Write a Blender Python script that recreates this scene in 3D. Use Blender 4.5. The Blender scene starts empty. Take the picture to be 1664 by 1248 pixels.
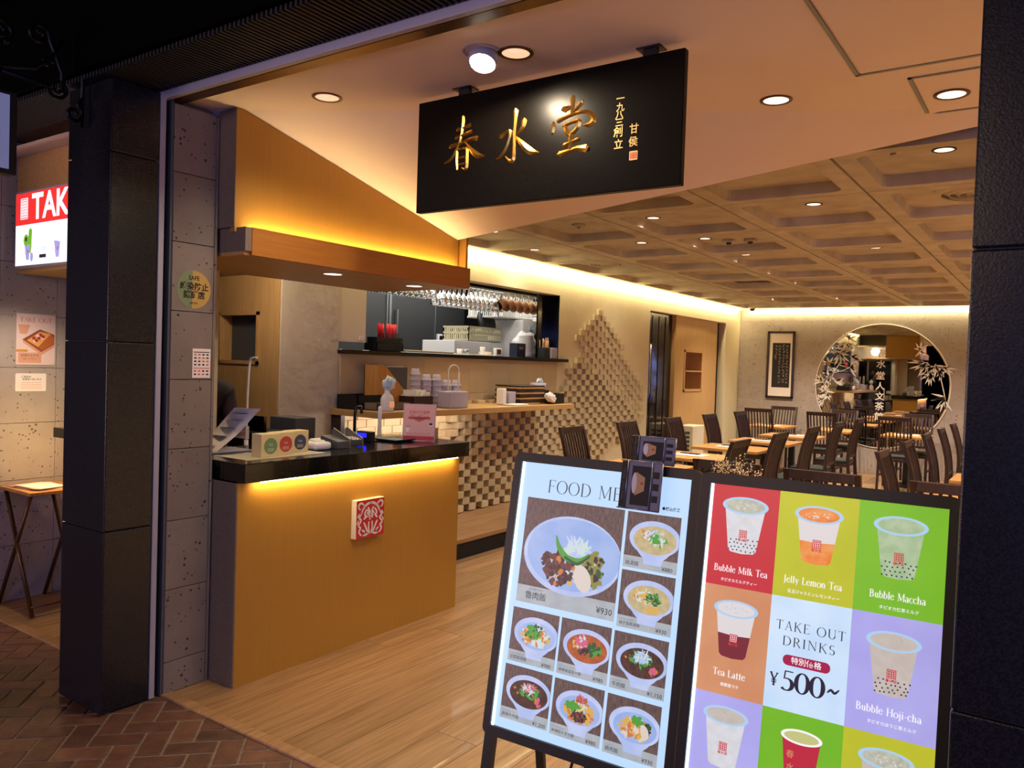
import bpy, bmesh, math, random
from mathutils import Vector, Matrix
sc = bpy.context.scene
R = math.radians
# ---------------------------------------------------------------- camera
cam = bpy.data.cameras.new('camera'); camo = bpy.data.objects.new('camera', cam)
sc.collection.objects.link(camo); sc.camera = camo
cam.sensor_width = 36; cam.sensor_fit = 'HORIZONTAL'; cam.lens = 36*1292.25/1664
cam.clip_start = 0.05; cam.clip_end = 200
ya, pi_, ro = R(34.767), R(-1.456), R(1.845)
fw = Vector((-math.sin(ya)*math.cos(pi_), math.cos(ya)*math.cos(pi_), math.sin(pi_)))
rt = Vector((math.cos(ya), math.sin(ya), 0)); up = rt.cross(fw)
r2 = rt*math.cos(ro)+up*math.sin(ro); u2 = up*math.cos(ro)-rt*math.sin(ro)
camo.matrix_world = Matrix(((r2.x,u2.x,-fw.x,0),(r2.y,u2.y,-fw.y,0),(r2.z,u2.z,-fw.z,1.55),(0,0,0,1)))
# ---------------------------------------------------------------- world, exposure
w = bpy.data.worlds.new('dusk'); sc.world = w; w.use_nodes = True
w.node_tree.nodes['Background'].inputs[0].default_value = (0.10, 0.16, 0.42, 1)
w.node_tree.nodes['Background'].inputs[1].default_value = 0.05
vs = sc.view_settings; vs.view_transform = 'Standard'; vs.look = 'None'; vs.gamma = 1
vs.exposure = 0.24; vs.use_curve_mapping = False
sc.cycles.use_denoising = True; sc.cycles.max_bounces = 10; sc.cycles.diffuse_bounces = 6
sc.cycles.glossy_bounces = 4; sc.cycles.transmission_bounces = 8; sc.cycles.transparent_max_bounces = 12
sc.cycles.sample_clamp_indirect = 6.0; sc.cycles.caustics_reflective = False; sc.cycles.caustics_refractive = False
def srgb(h):
    if isinstance(h, str):
        h = h.lstrip('#'); c = [int(h[i:i+2], 16)/255 for i in (0, 2, 4)]
    else: c = h
    return tuple((x/12.92 if x <= .04045 else ((x+.055)/1.055)**2.4) for x in c)+(1,)
WARM = (1, .72, .48); WARMW = (1, .84, .68); GOLD = (1, .70, .28)
def lamp(name, kind, loc, energy, color, size=.05, aim=None, spot=None, blend=.6, size_y=None, spread=None, along=None):
    l = bpy.data.lights.new(name, kind); l.energy = energy; l.color = color
    if kind == 'AREA':
        l.size = size
        if size_y: l.shape = 'RECTANGLE'; l.size_y = size_y
        if spread: l.spread = spread
    else: l.shadow_soft_size = size
    if kind == 'SPOT': l.spot_size = R(spot); l.spot_blend = blend
    o = bpy.data.objects.new(name, l); sc.collection.objects.link(o); o.location = loc
    if aim is not None:
        d = (Vector(aim)-Vector(loc)).normalized(); a = Vector(along) if along else (Vector((0,0,1)).cross(d) if abs(d.z) < .99 else Vector((1,0,0)))
        z = -d; x = (a-z*a.dot(z)).normalized(); y = z.cross(x)
        o.matrix_world = Matrix(((x.x,y.x,z.x,loc[0]),(x.y,y.y,z.y,loc[1]),(x.z,y.z,z.z,loc[2]),(0,0,0,1)))
    return o
# dusk light falling into the arcade from the open street behind and to the right
lamp('street_dusk_light', 'AREA', (4.0, -6.0, 1.7), 230, (.24, .33, 1), 6.0, aim=(-.8, 2.5, 2.2), size_y=2.8)
lamp('warm_street_fill', 'AREA', (-2.0, -4.0, 3.0), 55, (1, .66, .46), 1.2, aim=(-2.5, 2.0, .4))  # warm fill aimed over the pavement to brighten it
# added pinkish fill from across the arcade, brightens the entrance ceiling
lamp('entrance_ceiling_fill', 'AREA', (-7.2, -6.4, 1.3), 230, (1, .68, .72), 4.4, aim=(0, 3.0, 2.6), size_y=1.8)
# ---------------------------------------------------------------- materials
M = {}
def mat(name, col, rough=.6, metal=0, emit=None, es=1.0, noise=None, bump=None, grain=None, rand=0, spec=.5, coat=0, trans=0, alpha=1, ior=1.45, pits=None, detail=4):
    """noise=(scale, colour2, contrast); grain=(colour2, axis, across, along); pits=(scale, colour, size)"""
    m = bpy.data.materials.new(name); m.use_nodes = True; nt = m.node_tree; N = nt.nodes; L = nt.links
    b = N['Principled BSDF']; b.inputs['Roughness'].default_value = rough; b.inputs['Metallic'].default_value = metal
    b.inputs['Specular IOR Level'].default_value = spec; b.inputs['Coat Weight'].default_value = coat
    b.inputs['Transmission Weight'].default_value = trans; b.inputs['IOR'].default_value = ior
    b.inputs['Alpha'].default_value = alpha
    c = srgb(col); b.inputs['Base Color'].default_value = c; out = None
    def node(t, **k):
        n = N.new(t)
        for a, v in k.items(): setattr(n, a, v)
        return n
    vec = None
    if noise or grain or pits or bump or rand:
        tc = node('ShaderNodeTexCoord'); vec = tc.outputs['Object']; oi = node('ShaderNodeObjectInfo')
        if rand:
            ad = node('ShaderNodeVectorMath', operation='MULTIPLY_ADD')
            cb = node('ShaderNodeCombineXYZ')
            for i in range(3): L.new(oi.outputs['Random'], cb.inputs[i])
            L.new(cb.outputs[0], ad.inputs[0]); ad.inputs[1].default_value = (37, 53, 71); L.new(vec, ad.inputs[2]); vec = ad.outputs[0]
    def mix(fac, a, bcol):
        mx = node('ShaderNodeMix', data_type='RGBA'); L.new(fac, mx.inputs[0])
        if isinstance(a, tuple): mx.inputs[6].default_value = a
        else: L.new(a, mx.inputs[6])
        mx.inputs[7].default_value = bcol; return mx.outputs[2]
    cur = c
    def ramp(src, lo, hi):
        mr = node('ShaderNodeMapRange'); L.new(src, mr.inputs[0]); mr.inputs[1].default_value = lo; mr.inputs[2].default_value = hi
        return mr.outputs[0]
    hgt = None
    if grain:
        c2, axis, across, along = grain
        mp = node('ShaderNodeMapping'); L.new(vec, mp.inputs[0]); s = [across]*3; s['xyz'.index(axis)] = along; mp.inputs['Scale'].default_value = s
        n = node('ShaderNodeTexNoise'); L.new(mp.outputs[0], n.inputs[0]); n.inputs['Scale'].default_value = 1; n.inputs['Detail'].default_value = 6; n.inputs['Roughness'].default_value = .62; n.inputs['Distortion'].default_value = 1.2
        f = ramp(n.outputs[0], .38, .66); cur = mix(f, cur, srgb(c2)); hgt = f
    if noise:
        s, c2, k = noise
        n = node('ShaderNodeTexNoise'); L.new(vec, n.inputs[0]); n.inputs['Scale'].default_value = s; n.inputs['Detail'].default_value = detail
        f = ramp(n.outputs[0], .5-k, .5+k); cur = mix(f, cur, srgb(c2))
    if pits:
        s, pc, sz = pits
        v = node('ShaderNodeTexVoronoi'); L.new(vec, v.inputs[0]); v.inputs['Scale'].default_value = s; v.inputs['Randomness'].default_value = 1
        n = node('ShaderNodeTexNoise'); L.new(vec, n.inputs[0]); n.inputs['Scale'].default_value = s*.45
        sb = node('ShaderNodeMath', operation='MULTIPLY_ADD'); L.new(n.outputs[0], sb.inputs[0]); sb.inputs[1].default_value = -.9; L.new(v.outputs['Distance'], sb.inputs[2])
        f = ramp(sb.outputs[0], sz-.40, sz-.46); cur = mix(f, cur, srgb(pc))
    if rand:
        hs = node('ShaderNodeHueSaturation')
        mr = node('ShaderNodeMapRange'); L.new(oi.outputs['Random'], mr.inputs[0]); mr.inputs[3].default_value = 1-rand; mr.inputs[4].default_value = 1+rand
        L.new(mr.outputs[0], hs.inputs['Value'])
        if isinstance(cur, tuple): hs.inputs['Color'].default_value = cur
        else: L.new(cur, hs.inputs['Color'])
        cur = hs.outputs[0]
    if not isinstance(cur, tuple): L.new(cur, b.inputs['Base Color'])
    if bump:
        s, st = bump
        n = node('ShaderNodeTexNoise'); L.new(vec, n.inputs[0]); n.inputs['Scale'].default_value = s; n.inputs['Detail'].default_value = 5
        bp = node('ShaderNodeBump'); bp.inputs['Strength'].default_value = st; bp.inputs['Distance'].default_value = .02
        L.new(n.outputs[0], bp.inputs['Height']); L.new(bp.outputs[0], b.inputs['Normal'])
    if emit is not None:
        b.inputs['Emission Color'].default_value = srgb(emit); b.inputs['Emission Strength'].default_value = es
    M[name] = m; return m
def printed(name, col, k=.9, noise=None):
    k *= .84
    """backlit print: the film glows in its own colour"""
    m = bpy.data.materials.new(name); m.use_nodes = True; nt = m.node_tree; b = nt.nodes['Principled BSDF']
    c = srgb(col); b.inputs['Base Color'].default_value = tuple(x*.3 for x in c[:3])+(1,); b.inputs['Roughness'].default_value = .35
    b.inputs['Emission Color'].default_value = c; b.inputs['Emission Strength'].default_value = k
    if noise:
        s, c2 = noise[0], noise[1]
        tc = nt.nodes.new('ShaderNodeTexCoord'); mp = nt.nodes.new('ShaderNodeMapping'); mp.inputs['Scale'].default_value = noise[2] if len(noise) > 2 else (1, 1, 1)
        n = nt.nodes.new('ShaderNodeTexNoise'); n.inputs['Scale'].default_value = s; n.inputs['Detail'].default_value = 5
        mr = nt.nodes.new('ShaderNodeMapRange'); mr.inputs[1].default_value = .38; mr.inputs[2].default_value = .62
        mx = nt.nodes.new('ShaderNodeMix'); mx.data_type = 'RGBA'; mx.inputs[6].default_value = c; mx.inputs[7].default_value = srgb(c2)
        L = nt.links; L.new(tc.outputs['Object'], mp.inputs[0]); L.new(mp.outputs[0], n.inputs[0]); L.new(n.outputs[0], mr.inputs[0]); L.new(mr.outputs[0], mx.inputs[0]); L.new(mx.outputs[2], b.inputs['Emission Color'])
    M[name] = m; return m
mat('granite', '#1e1e26', .26, noise=(230, '#0b0b10', .12), bump=(240, .05), detail=2)
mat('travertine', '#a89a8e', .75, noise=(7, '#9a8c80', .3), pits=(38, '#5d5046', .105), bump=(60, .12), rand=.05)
mat('plaster', '#cfc6b4', .85, noise=(3, '#c2b6a2', .3), bump=(7, .9))
mat('smooth_wall', '#d9cba8', .85, noise=(2.5, '#cdbf9c', .3), bump=(14, .12))
mat('white_plaster', '#f2e2da', .9, noise=(2, '#ecdad0', .3))
mat('concrete', '#c6beb0', .85, noise=(5, '#a89d8c', .25), bump=(50, .12), rand=.05)
mat('floor_wood', '#a6815a', .42, grain=('#82603c', 'y', 38, 1.6), rand=.13, coat=.08)
mat('oak', '#c39c66', .5, grain=('#b38b56', 'z', 60, 2.5), rand=.04)
mat('oak_y', '#bf965e', .45, grain=('#ac834c', 'y', 60, 2.5), rand=.04)
mat('table_wood', '#c08a4c', .35, grain=('#a06a34', 'x', 60, 3), rand=.05)
mat('amber_panel', '#ab7c2e', .55, grain=('#a6782a', 'z', 90, 2), bump=(220, .03))
mat('band_panel', '#a86c2a', .5, grain=('#9c6224', 'y', 90, 2))
mat('grey_panel', '#75675a', .7, noise=(90, '#6b5d50', .2))
mat('tan_tile', '#c2ad88', .55, noise=(4, '#bba47c', .3), rand=.02)
mat('clay_brick', '#704a38', .55, noise=(14, '#54382b', .22), bump=(90, .25), rand=.3)
mat('mortar', '#8c7a6a', .9, noise=(40, '#6e5f52', .3), bump=(80, .3))
mat('relief_block', '#cdbb96', .8, noise=(8, '#c0ad88', .25), rand=.05)
mat('dark_wood', '#38231d', .45, grain=('#241511', 'z', 70, 4), rand=.08)
mat('seat_fabric', '#161815', .9, noise=(200, '#2b302a', .3))
mat('black_gloss', '#0b0b0c', .12, coat=.3)
mat('black_matte', '#0d0d0f', .6)
mat('black_metal', '#0c0e15', .42)
mat('sign_black', '#080605', .30, noise=(300, '#0f0c0a', .1), spec=.12)
mat('gold', '#f4bd52', .24, metal=1)
mat('gold_dull', '#d8b878', .35, metal=.8)
mat('steel', '#b9bcc0', .25, metal=1)
mat('brushed', '#8f9396', .38, metal=.9)
mat('white_metal', '#a09ca6', .5)
mat('bronze_rail', '#5f4630', .3, metal=.7)
mat('iron', '#15151a', .38, metal=.8)
mat('white_plastic', '#e6e2dc', .4)
mat('cream_plastic', '#d8cdb4', .5)
mat('grey_plastic', '#4c4d50', .45)
mat('paper', '#eadfd2', .8)
mat('ink', '#241c1a', .8)
mat('red', '#c4262a', .5)
mat('red_bright', '#e0353a', .45)
mat('mirror', '#d8d4cc', .015, metal=1)
mat('etch', '#e2d8c6', .9)
mat('kitchen_dark', '#3b3c3e', .4, metal=.3)
mat('kitchen_wall', '#4a4b4e', .5)
mat('glass', '#ffffff', .02, trans=1, ior=1.45)
mat('clear_plastic', '#e6def0', .2, trans=.5, ior=1.2)
mat('window_glass', '#d8e0e0', .03, trans=1, ior=1.1)
mat('lens', '#f4dccb', .25, emit='#ffd2b0', es=2.2)
mat('lens_dim', '#f4dccb', .25, emit='#ffcaa0', es=.9)
mat('lens_bright', '#ffffff', .25, emit='#fff4dc', es=24)
mat('reflector', '#d8c8c0', .15, metal=1)
mat('led', '#fff0c8', .4, emit='#ffe9a4', es=9)
mat('led_cool', '#e8f8ff', .4, emit='#d8f4ff', es=2.5)
mat('blue_lcd', '#2030ff', .3, emit='#2222ff', es=1.6)
mat('tablet', '#60a0e8', .2, emit='#4a90e8', es=.9)
mat('tile_dark', '#17171a', .4)
mat('arcade', '#040405', .95, spec=.03); mat('jamb_stone_shaded', '#85786e', .75, noise=(7, '#74675d', .3), pits=(38, '#352b25', .105), bump=(60, .12), rand=.05)  # jamb copy of the travertine, darkened: its shade is in the colour
mat('slat_metal', '#171616', .6)
mat('towel', '#9cc0cc', .9, noise=(60, '#e8f0f0', .1))
mat('cloth_white', '#e4dcd2', .95)
mat('file_wood', '#c98f48', .5, grain=('#b37a38', 'z', 60, 3))
mat('cup_tan', '#c79a66', .6)
mat('shirt', '#14151e', .85, noise=(14, '#2a1420', .1))
mat('skin', '#c99a7c', .6); mat('hair', '#120e0d', .6)
mat('dry_flower', '#e2cfa0', .8); mat('twig', '#5a4230', .8)
mat('poster_orange', '#c98a3a', .7)  # plain orange of a printed strip on the poster
mat('dispenser', '#b8b090', .6)
mat('leaflet_cover','#66647c',.4); mat('yellow_file','#c9c04a',.6); mat('tea_carton','#d9c48c',.6); mat('poster_pink','#e0c4b8',.6); mat('led_soft','#ffe9a8',.4,emit='#ffd777',es=5); mat('shirt2','#1c2238',.6)
# ---------------------------------------------------------------- mesh builder
OFF = {}
class MB:
    def __init__(s): s.v = []; s.f = []; s.m = []; s.sm = []
    def add(s, vs, fs, m=0, smooth=False, T=None):
        n = len(s.v)
        for p in vs:
            p = Vector(p)
            if T is not None: p = T @ p
            s.v.append(tuple(p))
        for f in fs: s.f.append([n+i for i in f]); s.m.append(m); s.sm.append(smooth)
        return s
    def box(s, x0, y0, z0, x1, y1, z1, m=0, T=None, b=0):
        if x0 > x1: x0, x1 = x1, x0
        if y0 > y1: y0, y1 = y1, y0
        if z0 > z1: z0, z1 = z1, z0
        if b:
            bm = bmesh.new(); bmesh.ops.create_cube(bm, size=1)
            for v in bm.verts: v.co = Vector((x0+(v.co.x+.5)*(x1-x0), y0+(v.co.y+.5)*(y1-y0), z0+(v.co.z+.5)*(z1-z0)))
            bmesh.ops.bevel(bm, geom=bm.edges[:], offset=b, segments=2, affect='EDGES', profile=.5)
            bm.verts.index_update(); s.add([v.co.copy() for v in bm.verts], [[v.index for v in f.verts] for f in bm.faces], m, False, T); bm.free(); return s
        return s.add([(x0,y0,z0),(x1,y0,z0),(x1,y1,z0),(x0,y1,z0),(x0,y0,z1),(x1,y0,z1),(x1,y1,z1),(x0,y1,z1)],
            [(0,3,2,1),(4,5,6,7),(0,1,5,4),(1,2,6,5),(2,3,7,6),(3,0,4,7)], m, False, T)
    def lathe(s, prof, n=16, m=0, T=None, c=(0,0,0), smooth=True, cap=True):
        vs = []; fs = []
        for r, z in prof:
            for i in range(n):
                a = 2*math.pi*i/n; vs.append((c[0]+r*math.cos(a), c[1]+r*math.sin(a), c[2]+z))
        for k in range(len(prof)-1):
            for i in range(n):
                j = (i+1) % n; fs.append((k*n+i, k*n+j, (k+1)*n+j, (k+1)*n+i))
        if cap and prof[0][0] > 1e-5: fs.append(tuple(range(n-1, -1, -1)))
        if cap and prof[-1][0] > 1e-5: fs.append(tuple((len(prof)-1)*n+i for i in range(n)))
        return s.add(vs, fs, m, smooth, T)
    def tube(s, pts, r, n=8, m=0, T=None, closed=False, sq=None):
        pts = [Vector(p) for p in pts]; vs = []; fs = []; K = len(pts); prev = None
        for k, p in enumerate(pts):
            if closed: d = pts[(k+1) % K]-pts[k-1]
            else: d = pts[min(k+1, K-1)]-pts[max(k-1, 0)]
            d.normalize()
            if prev is None:
                a = Vector((0,0,1)) if abs(d.z) < .9 else Vector((1,0,0)); x = d.cross(a).normalized()
            else: x = (prev-d*prev.dot(d)).normalized()
            prev = x; y = d.cross(x); rr = r[k] if isinstance(r, (list, tuple)) else r
            for i in range(n):
                a = 2*math.pi*(i+.5)/n; vs.append(p+x*rr*math.cos(a)+y*rr*math.sin(a))
        for k in range(K if closed else K-1):
            for i in range(n):
                j = (i+1) % n; k2 = (k+1) % K; fs.append((k*n+i, k*n+j, k2*n+j, k2*n+i))
        if not closed: fs.append(tuple(range(n-1, -1, -1))); fs.append(tuple((K-1)*n+i for i in range(n)))
        return s.add(vs, fs, m, n > 4, T)
    def prism(s, poly, d0, d1, fr, m=0):
        """poly in 2D, extruded from d0 to d1 along the normal of frame fr=(origin,x,y)"""
        o, x, y = [Vector(a) for a in fr]; nn = x.cross(y); n = len(poly)
        vs = [o+x*a+y*b+nn*d0 for a, b in poly]+[o+x*a+y*b+nn*d1 for a, b in poly]
        fs = [tuple(range(n-1, -1, -1)), tuple(range(n, 2*n))]+[(i, (i+1) % n, n+(i+1) % n, n+i) for i in range(n)]
        return s.add(vs, fs, m)
    def flat(s, poly, d, fr, m=0):
        o, x, y = [Vector(a) for a in fr]; nn = x.cross(y)
        return s.add([o+x*a+y*b+nn*d for a, b in poly], [tuple(range(len(poly)))], m)
    def build(s, name, mats, parent=None, loc=None, label=None, cat=None, group=None, kind=None, off=None):
        me = bpy.data.meshes.new(name); o = bpy.data.objects.new(name, me)
        if off is None:
            if parent is not None: off = OFF.get(parent.name, Vector((0,0,0)))
            else: off = Vector(loc) if loc is not None else Vector((0,0,0))
        me.from_pydata([tuple(Vector(p)-off) for p in s.v], [], s.f)
        for mm in (mats if isinstance(mats, (list, tuple)) else [mats]): me.materials.append(M[mm])
        me.polygons.foreach_set('material_index', s.m); me.polygons.foreach_set('use_smooth', s.sm); me.update()
        sc.collection.objects.link(o)
        if parent is not None: o.parent = parent
        elif loc is not None: o.location = loc
        OFF[o.name] = off
        return tag(o, label, cat, group, kind)
def tag(o, label=None, cat=None, group=None, kind=None):
    if label: o['label'] = label
    if cat: o['category'] = cat
    if group: o['group'] = group
    if kind: o['kind'] = kind
    return o
def root(name, loc, label=None, cat=None, group=None, kind=None, rz=0):
    o = bpy.data.objects.new(name, None); sc.collection.objects.link(o); o.location = loc; o.rotation_euler = (0, 0, rz)
    o.empty_display_size = .1; OFF[o.name] = Vector(loc) if not rz else Vector((0,0,0))
    return tag(o, label, cat, group, kind)
def copy_tree(src, parent=None, loc=None, rz=None, label=None):
    c = src.copy(); sc.collection.objects.link(c)
    if parent is not None: c.parent = parent
    if loc is not None: c.location = loc
    if rz is not None: c.rotation_euler = (0, 0, rz)
    if label: c['label'] = label
    for ch in KIDS.get(src.name, []): copy_tree(ch, c)
    return c
KIDS = {}
def index_kids():
    KIDS.clear()
    for o in sc.objects:
        if o.parent: KIDS.setdefault(o.parent.name, []).append(o)
def twin(o, name, parent, loc=None):
    c = bpy.data.objects.new(name, o.data); sc.collection.objects.link(c); c.parent = parent
    if loc is not None: c.location = loc
    return c
# ---------------------------------------------------------------- lettering
TC = {}
ORD = 'first second third fourth fifth sixth seventh eighth ninth tenth eleventh twelfth thirteenth fourteenth fifteenth sixteenth seventeenth eighteenth nineteenth twentieth twenty-first twenty-second twenty-third twenty-fourth twenty-fifth twenty-sixth twenty-seventh'.split()
def glyphs(body, size, bold=0, align='CENTER', extrude=0):
    k = (body, bold, align, extrude/size if size else 0)
    if k not in TC:
        cu = bpy.data.curves.new('t', 'FONT'); cu.body = body; cu.size = 1; cu.align_x = align; cu.align_y = 'CENTER'
        cu.offset = bold; cu.extrude = k[3]; cu.resolution_u = 2
        o = bpy.data.objects.new('t', cu); sc.collection.objects.link(o)
        bpy.context.view_layer.update(); dg = bpy.context.evaluated_depsgraph_get()
        me = bpy.data.meshes.new_from_object(o.evaluated_get(dg))
        TC[k] = ([v.co.copy() for v in me.vertices], [tuple(p.vertices) for p in me.polygons])
        bpy.data.objects.remove(o); bpy.data.curves.remove(cu); bpy.data.meshes.remove(me)
    return TC[k]
def write(mb, body, size, cx, cy, fr, d=0, m=0, bold=0, align='CENTER', extrude=0, width=None, sx=1):
    vs, fs = glyphs(body, size, bold, align, extrude)
    o, x, y = [Vector(a) for a in fr]; n = x.cross(y)
    if width and vs:
        w_ = max(v.x for v in vs)-min(v.x for v in vs); sx = width/(w_*size) if w_ > 0 else 1
    mb.add([o+x*(cx+v.x*size*sx)+y*(cy+v.y*size)+n*(d+v.z*size) for v in vs], fs, m)
def spline(pts, n=5):
    out = []; K = len(pts)
    for i in range(K-1):
        p0, p1, p2, p3 = pts[max(i-1,0)], pts[i], pts[i+1], pts[min(i+2,K-1)]
        for j in range(n):
            t = j/n
            out.append(tuple(.5*((2*b)+(-a+c)*t+(2*a-5*b+4*c-d)*t*t+(-a+3*b-3*c+d)*t**3) for a, b, c, d in zip(p0,p1,p2,p3)))
    out.append(tuple(pts[-1])); return out
def brush(mb, pts, fr, d=0, h=0, m=0, k=1.0, n=5, ms=None):
    """brush stroke: (x, y, width) centre points; h raises a ridge along the middle"""
    P = spline(pts, n); o, X, Y = [Vector(a) for a in fr]; Z = X.cross(Y); vs = []; fs = []
    Q = []
    for i, (x, y, w_) in enumerate(P):
        a = P[max(i-1,0)]; b = P[min(i+1,len(P)-1)]; dx, dy = b[0]-a[0], b[1]-a[1]; l = math.hypot(dx, dy) or 1
        Q.append((x, y, max(w_,0)*k/2, dx/l, dy/l))
    def cap(q, s):
        x, y, r, tx, ty = q; return [(x+s*tx*r*.75, y+s*ty*r*.75, r*.45, tx, ty)] if r > .0015 else []
    Q = cap(Q[0], -1)+Q+cap(Q[-1], 1)
    for x, y, r, tx, ty in Q:
        hh = h*min(1, r/.006) if h else 0
        vs += [o+X*(x-ty*r)+Y*(y+tx*r)+Z*d, o+X*x+Y*y+Z*(d+hh), o+X*(x+ty*r)+Y*(y-tx*r)+Z*d]
    for i in range(len(Q)-1):
        a = i*3; fs += [(a+1, a, a+3, a+4), (a+2, a+1, a+4, a+5)]
    mb.add(vs, fs, m)
# small book-style serif alphabet: v=thick stem, h=thin bar, d=thick diagonal, t=thin diagonal, a=arc(cx,cy,rx,ry,a0,a1), s=serif foot
SER = {
'F': (.56, ['v .12 0 1', 's .12 0', 'h .12 .52 1', 'h .12 .42 .53', 't .52 1 .52 .86', 't .42 .6 .42 .46']),
'O': (.78, ['a .39 .5 .36 .51 0 360']), 'o': (.52, ['a .26 .32 .23 .33 0 360']), 'e': (.46, ['a .24 .32 .2 .33 20 330', 'h .06 .42 .38']),
'D': (.76, ['v .12 0 1', 's .12 0', 's .12 1', 'a .28 .5 .4 .5 -90 90', 'h .12 .3 1', 'h .12 .3 0']),
'M': (.92, ['t .12 0 .16 1', 'd .16 1 .46 .08', 't .46 .08 .78 1', 'v .8 0 1', 's .12 0', 's .8 0', 's .13 1', 's .8 1']),
'E': (.60, ['v .12 0 1', 'h .12 .52 1', 'h .12 .42 .53', 'h .12 .54 0', 't .52 1 .52 .86', 't .54 0 .56 .16', 's .12 0', 's .12 1']),
'N': (.80, ['t .13 0 .13 1', 'd .13 1 .67 .04', 't .67 .04 .67 1', 's .13 0', 's .67 1', 's .1 1']),
'U': (.76, ['v .14 .3 1', 't .64 .3 .64 1', 'a .39 .32 .25 .32 180 360', 's .14 1', 's .64 1']),
'T': (.64, ['v .32 0 1', 'h .04 .6 1', 's .32 0', 't .04 1 .03 .84', 't .6 1 .61 .84']),
'A': (.70, ['t .1 0 .36 1', 'd .36 1 .62 0', 'h .2 .5 .36', 's .1 0', 's .62 0']),
'K': (.70, ['v .12 0 1', 't .16 .48 .56 1', 'd .26 .6 .62 0', 's .12 0', 's .12 1', 's .56 1', 's .62 0']),
'R': (.66, ['v .12 0 1', 'a .24 .76 .24 .24 -90 90', 'h .12 .26 1', 'h .12 .26 .52', 'd .3 .5 .6 0', 's .12 0', 's .12 1', 's .6 0']),
'I': (.30, ['v .15 0 1', 's .15 0', 's .15 1']),
'S': (.50, ['a .25 .74 .17 .25 40 250', 'a .25 .26 .19 .27 -150 75', 't .2 .55 .32 .47']),
'B': (.60, ['v .12 0 1', 'a .24 .76 .2 .24 -90 90', 'a .26 .27 .25 .27 -90 90', 'h .12 .26 1', 'h .12 .26 .52', 'h .12 .26 0', 's .1 0', 's .1 1']),
'L': (.54, ['v .12 0 1', 'h .12 .5 0', 't .5 0 .52 .16', 's .12 0', 's .12 1']),
'J': (.36, ['v .2 .05 1', 'a .06 .02 .14 .2 260 360', 's .2 1']),
'H': (.78, ['v .14 0 1', 'v .64 0 1', 'h .14 .64 .52', 's .14 0', 's .14 1', 's .64 0', 's .64 1']),
'u': (.52, ['v .12 .2 .64', 'v .4 0 .64', 'a .26 .2 .14 .2 180 360', 's .4 0']),
'b': (.52, ['v .1 0 1', 'a .25 .32 .2 .32 -130 130']), 'l': (.26, ['v .12 0 1', 's .12 0']),
'i': (.26, ['v .12 0 .64', 's .12 0', 'v .12 .82 .92']), 'k': (.52, ['v .1 0 1', 't .12 .28 .38 .6', 'd .2 .36 .44 0', 's .1 0', 's .42 0']),
'a': (.46, ['v .34 0 .44', 'a .2 .46 .14 .18 0 150', 'a .2 .17 .15 .18 0 360', 's .36 0']),
'y': (.50, ['d .08 .64 .26 .06', 't .44 .64 .16 -.3', 's .08 .64', 's .44 .64']),
'm': (.80, ['v .1 0 .64', 'v .38 0 .46', 'v .66 0 .46', 'a .24 .46 .14 .18 0 180', 'a .52 .46 .14 .18 0 180', 's .1 0', 's .38 0', 's .66 0']),
'n': (.54, ['v .1 0 .64', 'v .4 0 .44', 'a .25 .44 .15 .2 0 180', 's .1 0', 's .4 0']), 'c': (.44, ['a .24 .32 .2 .33 40 320']),
'h': (.54, ['v .1 0 1', 'v .4 0 .44', 'a .25 .44 .15 .2 0 180', 's .1 0', 's .4 0']), 'j': (.26, ['v .14 -.2 .64', 'a .04 -.2 .1 .14 250 360', 'v .14 .82 .92']),
't': (.34, ['v .14 .06 .86', 'h .02 .3 .62', 'a .22 .08 .08 .1 180 320']), '-': (.34, ['h .04 .3 .34']), ' ': (.32, []),
'0': (.58, ['a .29 .5 .25 .52 0 360']), '5': (.56, ['h .14 .5 .98', 't .16 .98 .13 .56', 'a .24 .3 .25 .31 -140 105']),
'Y': (.66, ['d .06 1 .32 .46', 't .58 1 .34 .46', 'v .33 0 .48', 's .33 0', 's .08 1', 's .58 1', 'h .12 .54 .42', 'h .12 .54 .26']),
}
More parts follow.
